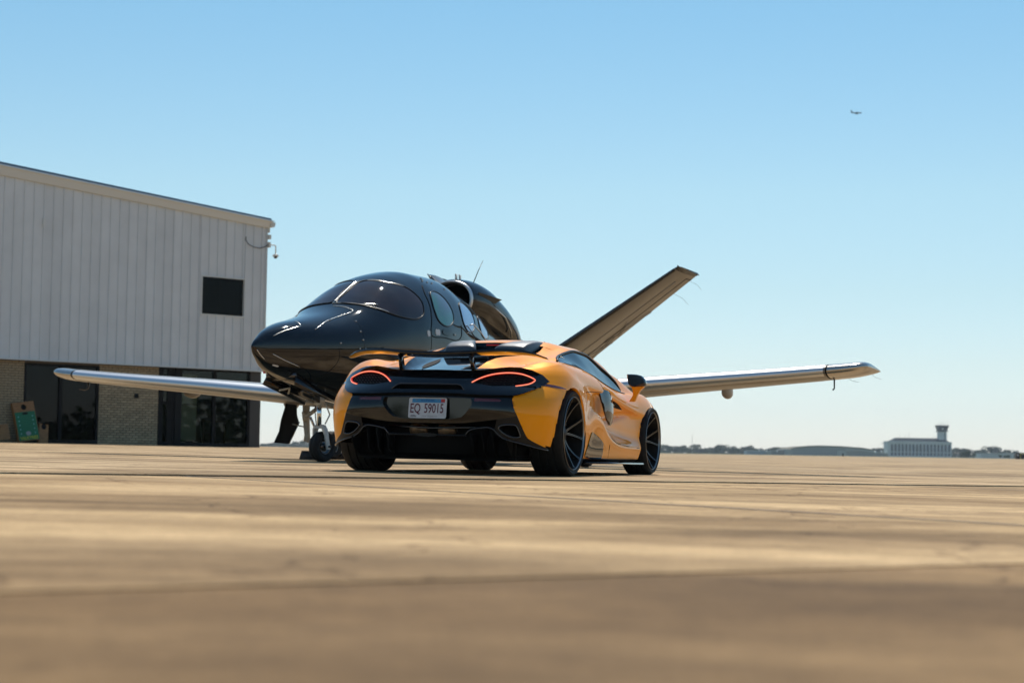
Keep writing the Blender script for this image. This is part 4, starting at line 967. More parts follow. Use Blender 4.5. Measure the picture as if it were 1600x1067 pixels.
# ---- main gear on both sides
for sg in (1, -1):
    gy = gz(-2.84 + .4352 * 4.7 + .9 * sg * 1.95, 19.54 + .9 * 4.7 - .4352 * sg * 1.95)
    lg = MB().tube([J3(4.42, sg * 2.08, .88), J3(4.44, sg * 2.09, .60), J3(4.46, sg * 2.08, .36), J3(4.46, sg * 2.08, .27)], [.055, .048, .040, .05], 12).build('main_gear_leg', M_gw, jet)
    MB().tube([J3(4.28, sg * 2.02, .66), J3(4.40, sg * 2.08, .56)], .035, 8).build('gear_actuator', M_gw, lg)
    MB().tube([J3(4.30, sg * 2.0, .60), J3(4.42, sg * 1.90, .72), J3(4.5, sg * 1.8, .78)], .028, 8).build('side_brace', M_gw, lg)
    MB().tube([J3(4.42, sg * 2.08, .30), J3(4.60, sg * 2.03, .26), J3(4.80, sg * 2.0, .22)], .034, 8).build('trailing_arm', M_gw, lg)
    MB().tube([J3(4.48, sg * 2.05, .60), J3(4.66, sg * 2.02, .34)], .018, 8).build('shock_absorber', M_chr, lg)
    small_wheel(sg * 1.90, 4.80, gy + .195, .195, .15, 0, jet)
    wd_ = [(4.18, .78), (4.42, .80), (4.44, .62), (4.50, .52), (4.24, .23), (3.90, .245), (4.02, .40), (4.06, .55)]
    dr = MB().prism(wd_, lambda s, z: J3(s, sg * 2.235, z), lambda s, z: J3(s, sg * 2.25, z)).build('main_gear_door', M_mb, jet, auto=30)
    MB().tube([J3(4.485, sg * 2.225, .53), J3(4.24, sg * 2.225, .235)], .008, 5).build('door_edge', M_line, dr)
    MB().tube([J3(4.30, sg * 2.22, .50), J3(4.46, sg * 2.10, .46)], .009, 5).build('door_link', M_gw, dr)
# ---- chocks
M_ck = pbr('chock_rubber', (.015, .015, .02), .6)
def chock(s, w_, zg, label):
    o = MB().prism([(-.10, 0), (.10, 0), (.035, .115), (-.035, .115)], lambda a, b: (-.16, a, b), lambda a, b: (.16, a, b)).build('wheel_chock', M_ck, auto=30)
    o.location = (-2.84 + .4352 * s + .9003 * w_, 19.54 + .9003 * s - .4352 * w_, zg); o.rotation_euler = (0, 0, R_(-25.8)); props(o, label, 'wheel chock', 'wheel chocks under the jet'); return o
chock(4.38, -1.93, .027, 'black chock on the camera side of the jet wheel behind the nose wheel')
chock(5.05, -1.93, .024, 'black chock behind the jet main wheel, mostly hidden by the nose wheel')

# ------------------------------------------------------------------ HANGAR OFFICE BUILDING (left)
def thin_glass(name, tint, rough=0.0, refl=1.0):
    m = bpy.data.materials.new(name); m.use_nodes = True; t = m.node_tree; t.nodes.clear()
    o = t.nodes.new('ShaderNodeOutputMaterial'); mix = t.nodes.new('ShaderNodeMixShader'); tr = t.nodes.new('ShaderNodeBsdfTransparent'); gl = t.nodes.new('ShaderNodeBsdfGlossy'); fr = t.nodes.new('ShaderNodeFresnel')
    tr.inputs[0].default_value = (*tint, 1); gl.inputs['Roughness'].default_value = rough; gl.inputs['Color'].default_value = (refl, refl, refl, 1); fr.inputs[0].default_value = 1.5
    t.links.new(fr.outputs[0], mix.inputs[0]); t.links.new(tr.outputs[0], mix.inputs[1]); t.links.new(gl.outputs[0], mix.inputs[2]); t.links.new(mix.outputs[0], o.inputs[0]); return m
bld = empty('hangar_office', 'pale ribbed metal and brick building with dark glazed shopfronts at the left', 'building')
bld.matrix_world = Matrix(((.740, -.6727, 0, -13.71), (.6727, .740, 0, 48.0), (0, 0, 1, 0), (0, 0, 0, 1)))
M_pan = pbr('white_metal_panel', (.62, .64, .66), .55, noise=.06, nscale=1.2, rnd=.05, bump=.05, bscale=3)
M_trim = pbr('eave_trim', (.60, .61, .60), .4); M_roof = pbr('roof_blue_grey', (.10, .14, .18), .5)
M_brick = pbr('tan_brick', (.38, .285, .175), .85, noise=.22, nscale=16, rnd=.22); M_mort = pbr('mortar', (.045, .038, .03), .95)
M_alu = pbr('black_aluminium', (.006, .006, .006), .6, spec=.2); M_wg = thin_glass('shop_glass', (.17, .20, .20), 0, .42); M_wg2 = thin_glass('entry_glass', (.60, .64, .60), 0, .5); M_wd = thin_glass('office_glass', (.08, .10, .10), 0, .25)
M_int = pbr('interior_wall', (.16, .15, .135), .9); M_fl = pbr('interior_floor', (.05, .048, .045), .8)
PB = 2.465
zf = lambda x: 7.35 - .070 * x
x = -7.05; k = 0
PWD = .2935
while x < 8.45:
    x1 = min(x + PWD, 8.47); spans = [(PB, zf((x + x1) / 2) + .04)]
    if x < 6.20 < x1: x1 = 6.20
    if x < 7.75 < x1: x1 = 7.75
    if x1 > 6.21 and x < 7.74: spans = [(PB, 4.0), (5.166, zf((x + x1) / 2) + .04)]
    for a, b in spans:
        m_ = MB(); m_.add([(x, .0, a), (x1 - .045, .0, a), (x1 - .036, -.032, a), (x1 - .014, -.032, a), (x1 - .008, .05, a), (x, .05, a)] + [(x, .0, b), (x1 - .045, .0, b), (x1 - .036, -.032, b), (x1 - .014, -.032, b), (x1 - .008, .05, b), (x, .05, b)],
              [(0, 1, 7, 6), (1, 2, 8, 7), (2, 3, 9, 8), (3, 4, 10, 9), (4, 5, 11, 10), (5, 0, 6, 11), (0, 5, 4, 3, 2, 1), (6, 7, 8, 9, 10, 11)])
        m_.build('wall_panel', M_pan, bld, smooth=False)
    x = x1
def bb(name, a, b, mat, par=bld, **k): return MB().box(a, b).build(name, mat, par, smooth=False, **k)
bb('corner_trim', (8.47, -.03, PB), (8.50, .10, zf(8.5) + .1), M_trim)
bb('drip_edge', (-7.1, -.055, PB - .045), (8.50, .03, PB), M_trim)
MB().hexa([(-7.1, -.07, zf(-7.1)), (8.54, -.07, zf(8.54)), (8.54, .12, zf(8.54)), (-7.1, .12, zf(-7.1)), (-7.1, -.16, zf(-7.1) + .30), (8.60, -.16, zf(8.6) + .22), (8.60, .12, zf(8.6) + .22), (-7.1, .12, zf(-7.1) + .30)]).build('eave_fascia', M_trim, bld, smooth=False)
MB().hexa([(-7.1, -.10, zf(-7.1) + .303), (8.60, -.10, zf(8.6) + .223), (8.60, .2, zf(8.6) + .223), (-7.1, .2, zf(-7.1) + .303), (-7.1, -.07, zf(-7.1) + .40), (8.58, -.07, zf(8.6) + .30), (8.58, .2, zf(8.6) + .30), (-7.1, .2, zf(-7.1) + .40)]).build('roof_edge', M_roof, bld, smooth=False)
MB().hexa([(-7.1, .12, zf(-7.1) + .05), (8.5, .12, zf(8.5) + .05), (8.5, 15, zf(8.5) + .05), (-7.1, 15, zf(-7.1) + .05), (-7.1, .12, zf(-7.1) + .25), (8.5, .12, zf(8.5) + .2), (8.5, 15, zf(8.5) + .2), (-7.1, 15, zf(-7.1) + .25)]).build('roof', M_roof, bld, smooth=False)
MB().hexa([(8.52, -.14, zf(8.5) + .03), (8.66, -.14, zf(8.5) + .03), (8.66, 15, zf(8.5) + .03), (8.52, 15, zf(8.5) + .03), (8.52, -.14, zf(8.5) + .17), (8.70, -.14, zf(8.5) + .17), (8.70, 15, zf(8.5) + .17), (8.52, 15, zf(8.5) + .17)]).build('gutter', M_gw, bld, smooth=False)
MB().hexa([(-7.1, -.20, zf(-7.1) + .27), (8.62, -.20, zf(8.62) + .19), (8.62, -.15, zf(8.62) + .19), (-7.1, -.15, zf(-7.1) + .27), (-7.1, -.20, zf(-7.1) + .300), (8.62, -.20, zf(8.62) + .220), (8.62, -.15, zf(8.62) + .220), (-7.1, -.15, zf(-7.1) + .300)]).build('eave_lip', M_le, bld, smooth=False)
bb('side_wall', (8.40, .12, PB), (8.47, 15, 6.75), M_pan); bb('back_wall', (-7.1, 15, 0), (8.47, 15.1, 6.9), M_pan); bb('side_wall', (-7.1, .12, 0), (-7.0, 15, 7.89), M_pan)
bb('upper_floor', (-7.0, .13, 2.50), (8.38, 14.9, 2.62), M_int)
# upper window
wn = bb('window', (6.25, .045, 4.04), (7.70, .06, 5.125), M_wd)
for a, b in (((6.20, -.035, 4.0), (6.245, .10, 5.165)), ((7.705, -.035, 4.0), (7.75, .10, 5.165)), ((6.245, -.035, 5.128), (7.705, .10, 5.165)), ((6.245, -.035, 4.0), (7.705, .10, 4.037))): bb('window_frame', a, b, M_trim, wn)
bb('upper_room_wall', (5.6, 2.4, 2.62), (8.38, 2.46, 6.5), M_fl)
# conduit, cameras, small box on the wall
MB().tube([(7.72, -.03, 6.42), (7.70, -.05, 6.32), (7.80, -.05, 6.20), (8.0, -.05, 6.13), (8.22, -.05, 6.12), (8.40, -.05, 6.18), (8.50, -.06, 6.25)], .012, 6).build('cable_conduit', M_gun, bld)
bb('junction_box', (8.50, -.08, 6.42), (8.59, .04, 6.55), M_gw); bb('junction_box', (8.50, -.08, 6.17), (8.58, .04, 6.33), M_gw); bb('wall_box', (1.10, -.06, 6.10), (1.17, -.002, 6.33), M_trim)
bb('downpipe_bracket', (8.50, -.05, 6.62), (8.56, .04, 6.80), M_gw)
scam = empty('security_camera', 'white dome camera hanging from a bent arm on the building corner', 'security camera'); scam.matrix_world = bld.matrix_world
MB().tube([(8.56, -.02, 6.255), (8.77, -.02, 6.255), (8.80, -.02, 6.23), (8.80, -.02, 5.98)], .018, 8).build('camera_arm', M_gw, scam)
MB().lathe([(0, .0), (.05, 0), (.09, -.03), (.095, -.07), (.0, -.07)], 20, Matrix.Translation((8.80, -.02, 5.99)) @ Matrix.Rotation(R_(-90), 4, 'Y')).build('camera_housing', M_gw, scam)
MB().lathe([(.06, -.07), (.052, -.11), (.03, -.13), (0, -.135)], 20, Matrix.Translation((8.80, -.02, 5.99)) @ Matrix.Rotation(R_(-90), 4, 'Y')).build('camera_dome', M_gb, scam)
scam.children[1].rotation_euler = (0, 0, 0)
# brickwork: the nearest 300 bricks are pieces of their own
BY = .14
CH_, BLn = .0702, .2032
def zg(x): return gz(-13.71 + .74 * x, 48 + .6727 * x)
bm_ = MB().box((0, 0, 0), (BLn - .011, .05, CH_ - .011)); bsrc = None; nb = 0; rest = MB()
for (xa, xb) in ((3.05, 4.97), (-.5, .78), (-7.0, -.5)):
    bb('mortar_bed', (xa, BY + .012, 0), (xb, BY + .20, PB), M_mort)
    r = 0; z = .17
    while z < PB - .05:
        x = xa - (BLn / 2 if r % 2 else 0)
        while x < xb - .02:
            x0 = max(x, xa); x1 = min(x + BLn - .011, xb)
            if x1 - x0 > .03:
                full = abs((x1 - x0) - (BLn - .011)) < 1e-3
                jit = random.uniform(-.002, .002)
                if nb < 298 and xa > 3:
                    if bsrc is None: bsrc = bm_.build('brick', M_brick, bld, smooth=False); o = bsrc
                    else: o = share('brick', bsrc, bld)
                    o.location = (x0, BY + jit - .004, z); o.scale = ((x1 - x0) / (BLn - .011), 1, 1); nb += 1
                else: rest.box((x0, BY + jit - .004, z), (x1, BY + .045, z + CH_ - .011))
            x += BLn
        z += CH_; r += 1
props(rest.build('brick', M_brick, bld, smooth=False), kind='stuff')
bb('wall_vent', (4.19, BY - .03, 1.51), (4.31, BY + .01, 1.63), M_alu)
# shopfront frames and glass
def front(x0, x1, z1, muls, panes, name='shopfront', mg=None):
    for a, b in (((x0, BY - .02, .05), (x0 + .06, BY + .10, z1)), ((x1 - .06, BY - .02, .05), (x1, BY + .10, z1)), ((x0 + .06, BY - .02, z1 - .06), (x1 - .06, BY + .10, z1)), ((x0 + .06, BY - .02, .05), (x1 - .06, BY + .10, zg((x0 + x1) / 2) + .10))): bb('frame_rail', a, b, M_alu)
    for m_ in muls: bb('mullion', (m_ - .045, BY - .018, .1), (m_ + .045, BY + .09, z1 - .06), M_alu)
    for a, b in panes: bb('shop_window', (a, BY + .03, .1), (b, BY + .04, z1 - .06), mg or M_wg)
front(.78, 3.05, 2.36, [1.88], [(.84, 1.835), (1.925, 2.99)])
front(4.97, 5.50, 2.42, [], [(5.03, 5.44)], mg=M_wg2)
front(5.68, 8.10, 2.42, [6.86], [(5.74, 6.815), (6.905, 8.04)], mg=M_wg2)
bb('shopfront_column', (5.50, BY - .05, .0), (5.68, BY + .12, PB - .05), M_alu); bb('corner_post', (8.10, BY - .03, .0), (8.47, BY + .14, PB - .045), pbr('dark_brown_panel', (.035, .03, .028), .5))
bb('transom_bar', (5.05, BY + .0, 1.36), (5.42, BY + .05, 1.44), M_alu); bb('door_stile', (5.05, BY - .0, .2), (5.13, BY + .05, 2.35), M_alu); bb('door_stile', (5.28, BY - .0, .2), (5.44, BY + .05, 2.35), M_alu)
bb('soffit', (-7.0, .03, PB - .04), (8.46, BY + .2, PB - .002), M_trim)
bb('header_beam', (.78, BY - .0, 2.365), (3.05, BY + .12, PB - .045), pbr('header_brown', (.10, .075, .05), .6)); bb('header_beam', (4.97, BY, 2.425), (8.10, BY + .12, PB - .045), M_alu)
bb('plinth', (-7.0, BY - .05, -.05), (8.49, BY + .3, .165), pbr('plinth_grey', (.10, .10, .105), .8))
# rooms behind the glass
bb('room_floor', (-7.0, .3, .10), (8.38, 9, .19), M_fl); bb('room_wall', (-7.0, 6.5, .19), (5.6, 6.6, 2.5), M_int); bb('room_partition', (3.9, .35, .19), (4.0, 6.5, 2.5), M_int)
bb('side_lower_wall', (8.40, .3, 0), (8.47, 4.75, PB), M_int); bb('side_lower_wall', (8.40, 6.1, 0), (8.47, 15, PB), M_int); bb('side_window', (8.43, 4.75, .1), (8.44, 6.1, PB), M_wg2)
bb('inner_panel', (5.80, .55, .33), (6.52, .58, 1.37), pbr('cream_panel', (.75, .72, .58), .7)); bb('inner_panel', (5.80, .55, 1.40), (6.52, .58, 2.27), pbr('cream_panel', (.75, .72, .58), .7))  # cream panels added inside for the pale patch in the entry glass
bb('rolled_towel', (5.72, .30, .24), (6.02, .36, .29), M_gw)
dk = empty('desk', 'dark desk with a thin lamp seen dimly through the right shop window', 'desk'); dk.matrix_world = bld.matrix_world
M_wood = pbr('brown_wood', (.14, .07, .03), .5)
bb('desk_top', (7.15, 1.2, .90), (8.0, 1.8, .95), M_wood, dk)
for a, b in ((7.18, 1.22), (7.93, 1.22), (7.18, 1.74), (7.93, 1.74)): bb('leg', (a, b, .19), (a + .05, b + .05, .90), M_wood, dk)
MB().tube([(7.1, 1.1, .25), (6.98, 1.1, 1.0), (7.25, 1.1, 1.05)], .012, 6).build('lamp_arm', M_gw, dk)
# cornhole boards leaning on the shopfront
def board(name, x0, y0, W, Hh, lean, tilt, label, full):
    t = empty(name, label, 'game board', 'game boards leaning on the shopfront')
    t.matrix_world = bld.matrix_world @ Matrix.Translation((x0, y0, .215)) @ Matrix.Rotation(R_(tilt), 4, 'Y') @ Matrix.Rotation(R_(-lean), 4, 'X')
    mw = pbr('board_wood', (.30, .13, .035), .55, noise=.35, nscale=6, stretch=(1, 1, 6)); hole = [(W / 2 + .078 * math.cos(a), Hh * .865 + .078 * math.sin(a)) for a in np.linspace(0, 2 * math.pi, 25)[:-1]]
    patch('board_top', [(0, 0), (W, 0), (W, Hh), (0, Hh)], lambda a, b: (a, 0, b), mw, t, holes=[hole], step=.15, thick=.018)
    patch('hole_lining', hole, lambda a, b: (a, .03, b), M_mb, t, step=.1)
    for a, b in (((-.002, .02, 0), (.03, .10, Hh)), ((W - .03, .02, 0), (W + .002, .10, Hh))): bb('board_side', a, b, mw, t)
    if full:
        g_ = pbr('board_green', (.008, .13, .05), .6); gf = bb('green_field', (.015, -.009, .02), (W - .015, -.004, Hh * .745), g_, t)
        yl = MB(); M_yl = pbr('field_line', (.03, .33, .20), .6)
        for k in range(1, 13): yl.box((.03, -.011, Hh * .745 * (.13 + k * .066)), (W - .03, -.0095, Hh * .745 * (.13 + k * .066) + .004))
        props(yl.build('yard_line', M_yl, gf, smooth=False), kind='stuff')
        nm = MB()
        for k in range(5):
            for xx in (.09, W - .12): nm.box((xx, -.0125, Hh * .745 * (.24 + k * .145)), (xx + .026, -.0113, Hh * .745 * (.24 + k * .145) + .03))
        props(nm.build('yard_number', pbr('field_number', (.25, .6, .55), .6), gf, smooth=False), kind='stuff')
        MB().prism([(W / 2 + .075 * math.cos(a), .20 + .06 * math.sin(a)) for a in np.linspace(0, 2 * math.pi, 20)[:-1]], lambda a, b: (a, -.011, b), lambda a, b: (a, -.013, b)).build('grey_emblem', pbr('emblem_grey', (.30, .29, .28), .6), gf, smooth=False)
        MB().prism([(W / 2 + .085 * math.cos(a), Hh * .70 + .03 * math.sin(a)) for a in np.linspace(0, 2 * math.pi, 20)[:-1]], lambda a, b: (a, -.011, b), lambda a, b: (a, -.013, b)).build('ball_outline', M_mb, gf, smooth=False)
        text('end_zone_text', 'VALKYRIES', .118, pbr('board_yellow', (.42, .42, .03), .6), gf, Matrix.Translation((W / 2, -.012, .075)) @ Matrix.Rotation(R_(90), 4, 'X'), .92, bold=.004)
    return t
board('game_board', .50, -.24, .62, 1.07, 12, -10 + 3, 'green field cornhole board with yellow lettering leaning at the glass', True)
board('game_board', 1.12, -.14, .28, .52, 10, 6, 'small plain tan wooden board behind the green cornhole board', False)
board('game_board', -.35, -.25, .60, .42, 12, -7, 'plain wooden board leaning on the brick at the far left edge', False)

# ------------------------------------------------------------------ FAR SIDE OF THE AIRFIELD
CM = cam.matrix_world.to_3x3()
def far(px, D):
    """ground point seen D metres away in the direction of image column px"""
    d = CM @ Vector(((px - 800) / 2800, -(705 - 533.5) / 2800, -1)); return Vector((d.x * D / d.y, D, 0))
M_leaf = [pbr('leaf_a', (.046, .078, .024), .85, rnd=.3, spec=.1), pbr('leaf_b', (.040, .070, .026), .85, rnd=.3, spec=.1), pbr('leaf_c', (.058, .088, .026), .85, rnd=.3, spec=.1)]; M_bark = pbr('bark', (.09, .07, .05), .9)
def crown_mesh(h, w_, seed, n=420):
    r = random.Random(seed); m_ = MB(); lob = [(r.uniform(-.3, .3) * w_, r.uniform(-.3, .3) * w_, h * r.uniform(.24, .78), w_ * r.uniform(.20, .34)) for _ in range(7)] + [(0, 0, h * .55, w_ * .40)]
    for k in range(n):
        cx, cy, cz, R0 = r.choice(lob); a = r.uniform(0, 6.28); b = math.asin(r.uniform(-.8, 1)); q = R0 * r.uniform(.75, 1.05)
        p = Vector((cx + q * math.cos(a) * math.cos(b), cy + q * math.sin(a) * math.cos(b), min(h, cz + q * math.sin(b) * .9)))
        s = h * r.uniform(.04, .085); u = Vector((r.uniform(-1, 1), r.uniform(-1, 1), r.uniform(-.6, .6))).normalized(); v = u.cross(Vector((r.uniform(-1, 1), r.uniform(-1, 1), r.uniform(-1, 1)))).normalized(); n_ = u.cross(v)
        m_.add([p + u * s, p + v * s, p - u * s * .8 + n_ * s * .4, p - v * s], [(0, 1, 2, 3)])
    return m_
TREES = []
for k in range(6):
    h = 7.5; w_ = [8, 7, 9.5, 6.5, 8.5, 7.5][k]
    c = crown_mesh(h, w_, 20 + k); o = c.build('crown', M_leaf[k % 3], None, smooth=False); t = MB().tube([(0, 0, 0), (.1, 0, h * .3), (.05, .1, h * .6)], [.28, .2, .08], 6).build('trunk', M_bark, None); TREES.append((o.data, t.data)); bpy.data.objects.remove(o); bpy.data.objects.remove(t)
ntree = 0
def tree(px, D, hpx, label, group, wide=1.0, kind=None):
    global ntree
    k = ntree % 6 if kind is None else kind; ntree += 1
    p = far(px, D); h = hpx * D / 2800; t = empty('broadleaf_tree', label, 'tree', group, loc=p, rz=random.uniform(0, 6.28)); s = h / 7.5; t.scale = (s * wide, s * wide, s)
    for nm, me in zip(('crown', 'trunk'), TREES[k]):
        o = bpy.data.objects.new(nm, me); COL.objects.link(o); o.parent = t
    return t
hA = lambda x: float(np.interp(x, [1030, 1045, 1068, 1075, 1083, 1092, 1100, 1110, 1120, 1130, 1138, 1145, 1158, 1168, 1175, 1185, 1200, 1220, 1240], [10, 13, 13, 8, 14, 9, 8, 10, 13, 16, 9, 12, 12, 14, 11, 10, 11, 12, 10]))
for x in np.arange(1024, 1243, 7.5): tree(x + random.uniform(-2, 2), random.uniform(1380, 1500), hA(x) * random.uniform(.88, 1.1), 'hazy dark green tree in the far row between the car and the low hangar', 'far trees between the car and the hangar', 1.15)
hB = lambda x: float(np.interp(x, [1484, 1495, 1510, 1525, 1533, 1545, 1552, 1560, 1575, 1585, 1595, 1640], [12, 15, 16, 14, 12, 18, 19, 12, 14, 12, 10, 12]))
for x in np.arange(1486, 1660, 7.5): tree(x + random.uniform(-2, 2), random.uniform(1450, 1560), hB(x) * random.uniform(.9, 1.08), 'hazy dark green tree in the far row right of the control tower', 'far trees right of the control tower', 1.15)
for x in (1366, 1373, 1380): tree(x, 1500, 13, 'dark tree between the low hangar and the arched terminal', 'far trees left of the terminal', 1.0)
hC = lambda x: float(np.interp(x, [380, 415, 425, 440, 455, 470, 490, 540, 560], [7, 5, 7, 5, 7, 11, 11, 11, 9]))
for x in np.arange(392, 560, 8): tree(x + random.uniform(-2, 2), random.uniform(1500, 1700), hC(x), 'blue hazed tree low on the horizon under the jet nose', 'far trees under the jet nose', 1.4)
for x, h in ((1504, 8), (1511, 9), (1521, 6), (1563, 6), (1570, 5), (1576, 6)): tree(x, 980, h, 'small bush in the grass in front of the far trees', 'bushes in the far grass', 1.1)
tree(1510, 960, 11, 'rounder nearer tree standing alone right of the terminal', None, .9, 2)
# continuous low woodland behind, too far to count
wd = MB(); r = random.Random(5)
for k in range(12000):
    px = r.uniform(340, 1720); D = r.uniform(1650, 1900); hh = (6 + 2.2 * math.sin(px * .09) + 1.6 * math.sin(px * .023 + 1)) * D / 2800
    p = far(px, D) + Vector((0, 0, r.uniform(0, 1) * hh)); s = r.uniform(.5, 1.1); u = Vector((r.uniform(-1, 1), r.uniform(-.4, .4), r.uniform(-1, 1))).normalized() * s; v = Vector((0, 1, 0)).cross(u); wd.add([p + u, p + v, p - u, p - v], [(0, 1, 2, 3)])
props(wd.build('far_woodland', M_leaf[1], smooth=False), 'continuous band of blue-green woodland along the horizon', 'woodland', kind='stuff')
# woods and sheds behind the camera side of the apron (seen in paint and glass)
wd = MB()
for k in range(26000):
    a = r.uniform(R_(75), R_(300)); D = r.uniform(270, 330); hh = 7.5 + 2.5 * math.sin(a * 31) + 1.5 * math.sin(a * 77)
    p = Vector((math.sin(a) * D, math.cos(a) * D, r.uniform(0, 1)**1.4 * hh)); s = r.uniform(.5, 1.1); u = Vector((r.uniform(-1, 1), r.uniform(-1, 1), r.uniform(-1, 1))).normalized() * s; v = u.cross(Vector((math.sin(a), math.cos(a), .1))).normalized() * s; wd.add([p + u, p + v, p - u, p - v], [(0, 1, 2, 3)])
props(wd.build('far_woodland', M_leaf[0], smooth=False), 'dark woodland around the near side of the airfield', 'woodland', kind='stuff')
# --- arched terminal with control tower
M_pale = pbr('pale_stone', (.66, .66, .64), .8); M_wblue = pbr('window_blue_grey', (.02, .03, .04), .35); M_slate = pbr('slate_roof', (.035, .045, .055), .95, spec=.1)
D = 1250.; P0 = far(1391, D); P1 = far(1486, D); wdt = (P1 - P0).length; u_ = D / 2800
term = empty('terminal', 'pale terminal with tall arched windows, dark hipped roof and square control tower', 'terminal', loc=P0)
def tb(name, a, b, mat, par=term): return MB().box(a, b).build(name, mat, par, smooth=False)
Hh = 22 * u_; tb('wall', (0, 1.0, 0), (wdt, 14, Hh), M_wblue)
tb('cornice', (-1.8, -.4, Hh), (wdt + .6, 14.4, Hh + .9), M_pale); tb('plinth', (-.2, -.3, 0), (wdt + .2, 1, .9), M_pale)
nP = 17
for k in range(nP + 1):
    xx = wdt * k / nP; tb('pier', (xx - .42, -.2, .9), (xx + .42, 1.0, Hh), M_pale)
for k in range(nP):
    xa, xb = wdt * k / nP + .42, wdt * (k + 1) / nP - .42; c = (xa + xb) / 2; R0 = (xb - xa) / 2; zc = Hh - .9 - R0
    pl = [(xa, Hh)] + [(c - R0 * math.cos(t), zc + R0 * math.sin(t)) for t in np.linspace(0, math.pi, 9)] + [(xb, Hh)]
    patch('arch_spandrel', pl, lambda a, b: (a, .1, b), M_pale, term, step=2)
    tb('window_band', (xa, .7, Hh * .30), (xb, .9, Hh * .36), M_pale)
tb('side_wing', (-1.6, .6, 0), (-.42, 14, Hh), M_pale)
z0 = Hh + .9; z1 = z0 + 5.6 * u_
MB().add([(1, 0, z0), (wdt - 1, 0, z0), (wdt - 1, 14, z0), (1, 14, z0), (5, 5, z1), (wdt - 5, 5, z1), (wdt - 5, 9, z1), (5, 9, z1)], [(0, 1, 5, 4), (1, 2, 6, 5), (2, 3, 7, 6), (3, 0, 4, 7), (4, 5, 6, 7)]).build('roof', M_slate, term, smooth=False)
for xx, hh in ((8, 2), (11.5, 1.5), (14.5, 4.2), (31, 1.6), (32.5, 1.6)): MB().tube([(xx, 6, z1 - .2), (xx, 6, z1 + hh)], .09, 5).build('roof_aerial', M_slate, term)
tx0 = (1468.5 - 1391) * u_; tx1 = (1481 - 1391) * u_
tw = tb('tower_shaft', (tx0, 3, z0 - .3), (tx1, 8.6, 40 * u_), M_pale)
tb('shaft_panel', ((tx0 + tx1) / 2 + 1.1, 2.9, z0 + 1), ((tx0 + tx1) / 2 + 1.7, 3, 39 * u_), M_wblue, tw)
tb('tower_gallery', (tx0 - 1.0, 2, 40 * u_), (tx1 + 1.0, 9.6, 40.8 * u_), M_slate, tw)
a, b = 40.8 * u_, 48.8 * u_; e = 1.1
cb = MB().add([(tx0 - .1, 3, a), (tx1 + .1, 3, a), (tx1 + .1, 8.6, a), (tx0 - .1, 8.6, a), (tx0 - e, 3 - e, b), (tx1 + e, 3 - e, b), (tx1 + e, 8.6 + e, b), (tx0 - e, 8.6 + e, b)], [(0, 1, 5, 4), (1, 2, 6, 5), (2, 3, 7, 6), (3, 0, 4, 7), (4, 5, 6, 7)]).build('tower_cab', M_wblue, tw, smooth=False)
tb('cab_roof', (tx0 - e - .2, 3 - e - .2, b), (tx1 + e + .2, 8.6 + e + .2, b + .5), M_slate, tw)
tb('cab_window', (tx0 + 1.9, 2.35, a + 1.1), (tx0 + 3.1, 2.7, a + 2.2), M_pale, tw)
for xx, hh in ((tx0 - .8, 1.4), (tx0 + .6, 1.8), (tx0 + 1.8, 3.0), (tx0 + 3, 1.9), (tx0 + 4.4, 1.6), (tx1 + .9, 2.8)): MB().tube([(xx, 5, b), (xx, 5, b + .5 + hh)], .09, 5).build('roof_aerial', M_slate, tw)
# --- low hangars
M_hg = pbr('hangar_grey', (.34, .34, .31), .8); M_hr = pbr('hangar_roof', (.20, .18, .14), .9, spec=.1); M_hl = pbr('light_roof', (.55, .56, .55), .6); M_lb = pbr('pale_blue_shed', (.36, .42, .46), .7)
def hgr(name, x0, x1, D, prof, depth, mw, mr, label):
    t = empty(name, label, 'hangar', loc=far(x0, D)); W_ = (far(x1, D) - far(x0, D)).length; u = D / 2800; pts = [(a * W_, b * u) for a, b in prof]
    MB().prism([(0, 0)] + pts + [(W_, 0)], lambda a, b: (a, 0, b), lambda a, b: (a, depth, b)).build('wall', mw, t, smooth=False)
    MB().grid([[(a, -.8, b + .05), (a, depth + .5, b + .05)] for a, b in pts]).build('roof', mr, t, smooth=False)
    m_ = MB().grid([[(a, -.82, b + .4), (a, -.82, b - .1)] for a, b in pts]).build('roof_edge', mr, t, smooth=False)
    for k in range(5): MB().box((W_ * (.12 + k * .16), -.12, 0), (W_ * (.12 + k * .16) + W_ * .09, -.02, 3.2 * u * 2)).build('hangar_door', mw, t, smooth=False)
    return t
hgr('hangar', 1236, 1366, 1150, [(0, 9), (.06, 11.5), (.2, 14), (.35, 14.8), (.6, 14.2), (.85, 12.3), (1, 9.5)], 60, M_hg, M_hr, 'long low grey hangar with shallow curved roof left of the terminal')
hgr('hangar', 1322, 1388, 1100, [(0, 8.5), (.35, 8.6), (.8, 6), (1, 3.6)], 30, M_hg, M_hl, 'lower lean-to hangar with pale roof in front of the curved one')
hgr('hangar', 1205, 1240, 1180, [(0, 6.5), (1, 7)], 20, M_hg, M_hg, 'small flat grey shed at the left end of the curved hangar')
hgr('hangar', 1167, 1204, 1200, [(0, 5.6), (1, 5.6)], 15, M_lb, M_hl, 'pale blue flat shed in front of the far trees')
hgr('hangar', 1532, 1584, 1150, [(0, 6.6), (1, 6.6)], 15, M_hl, M_hl, 'long white low building behind bushes right of the terminal')
MB_mast = MB().tube([far(1081.5, 1300), far(1081.5, 1300) + Vector((0, 0, 31 * 1300 / 2800))], [.22, .10], 5).build('radio_mast', M_hg); props(MB_mast, 'thin tall radio mast rising above the far trees', 'mast')
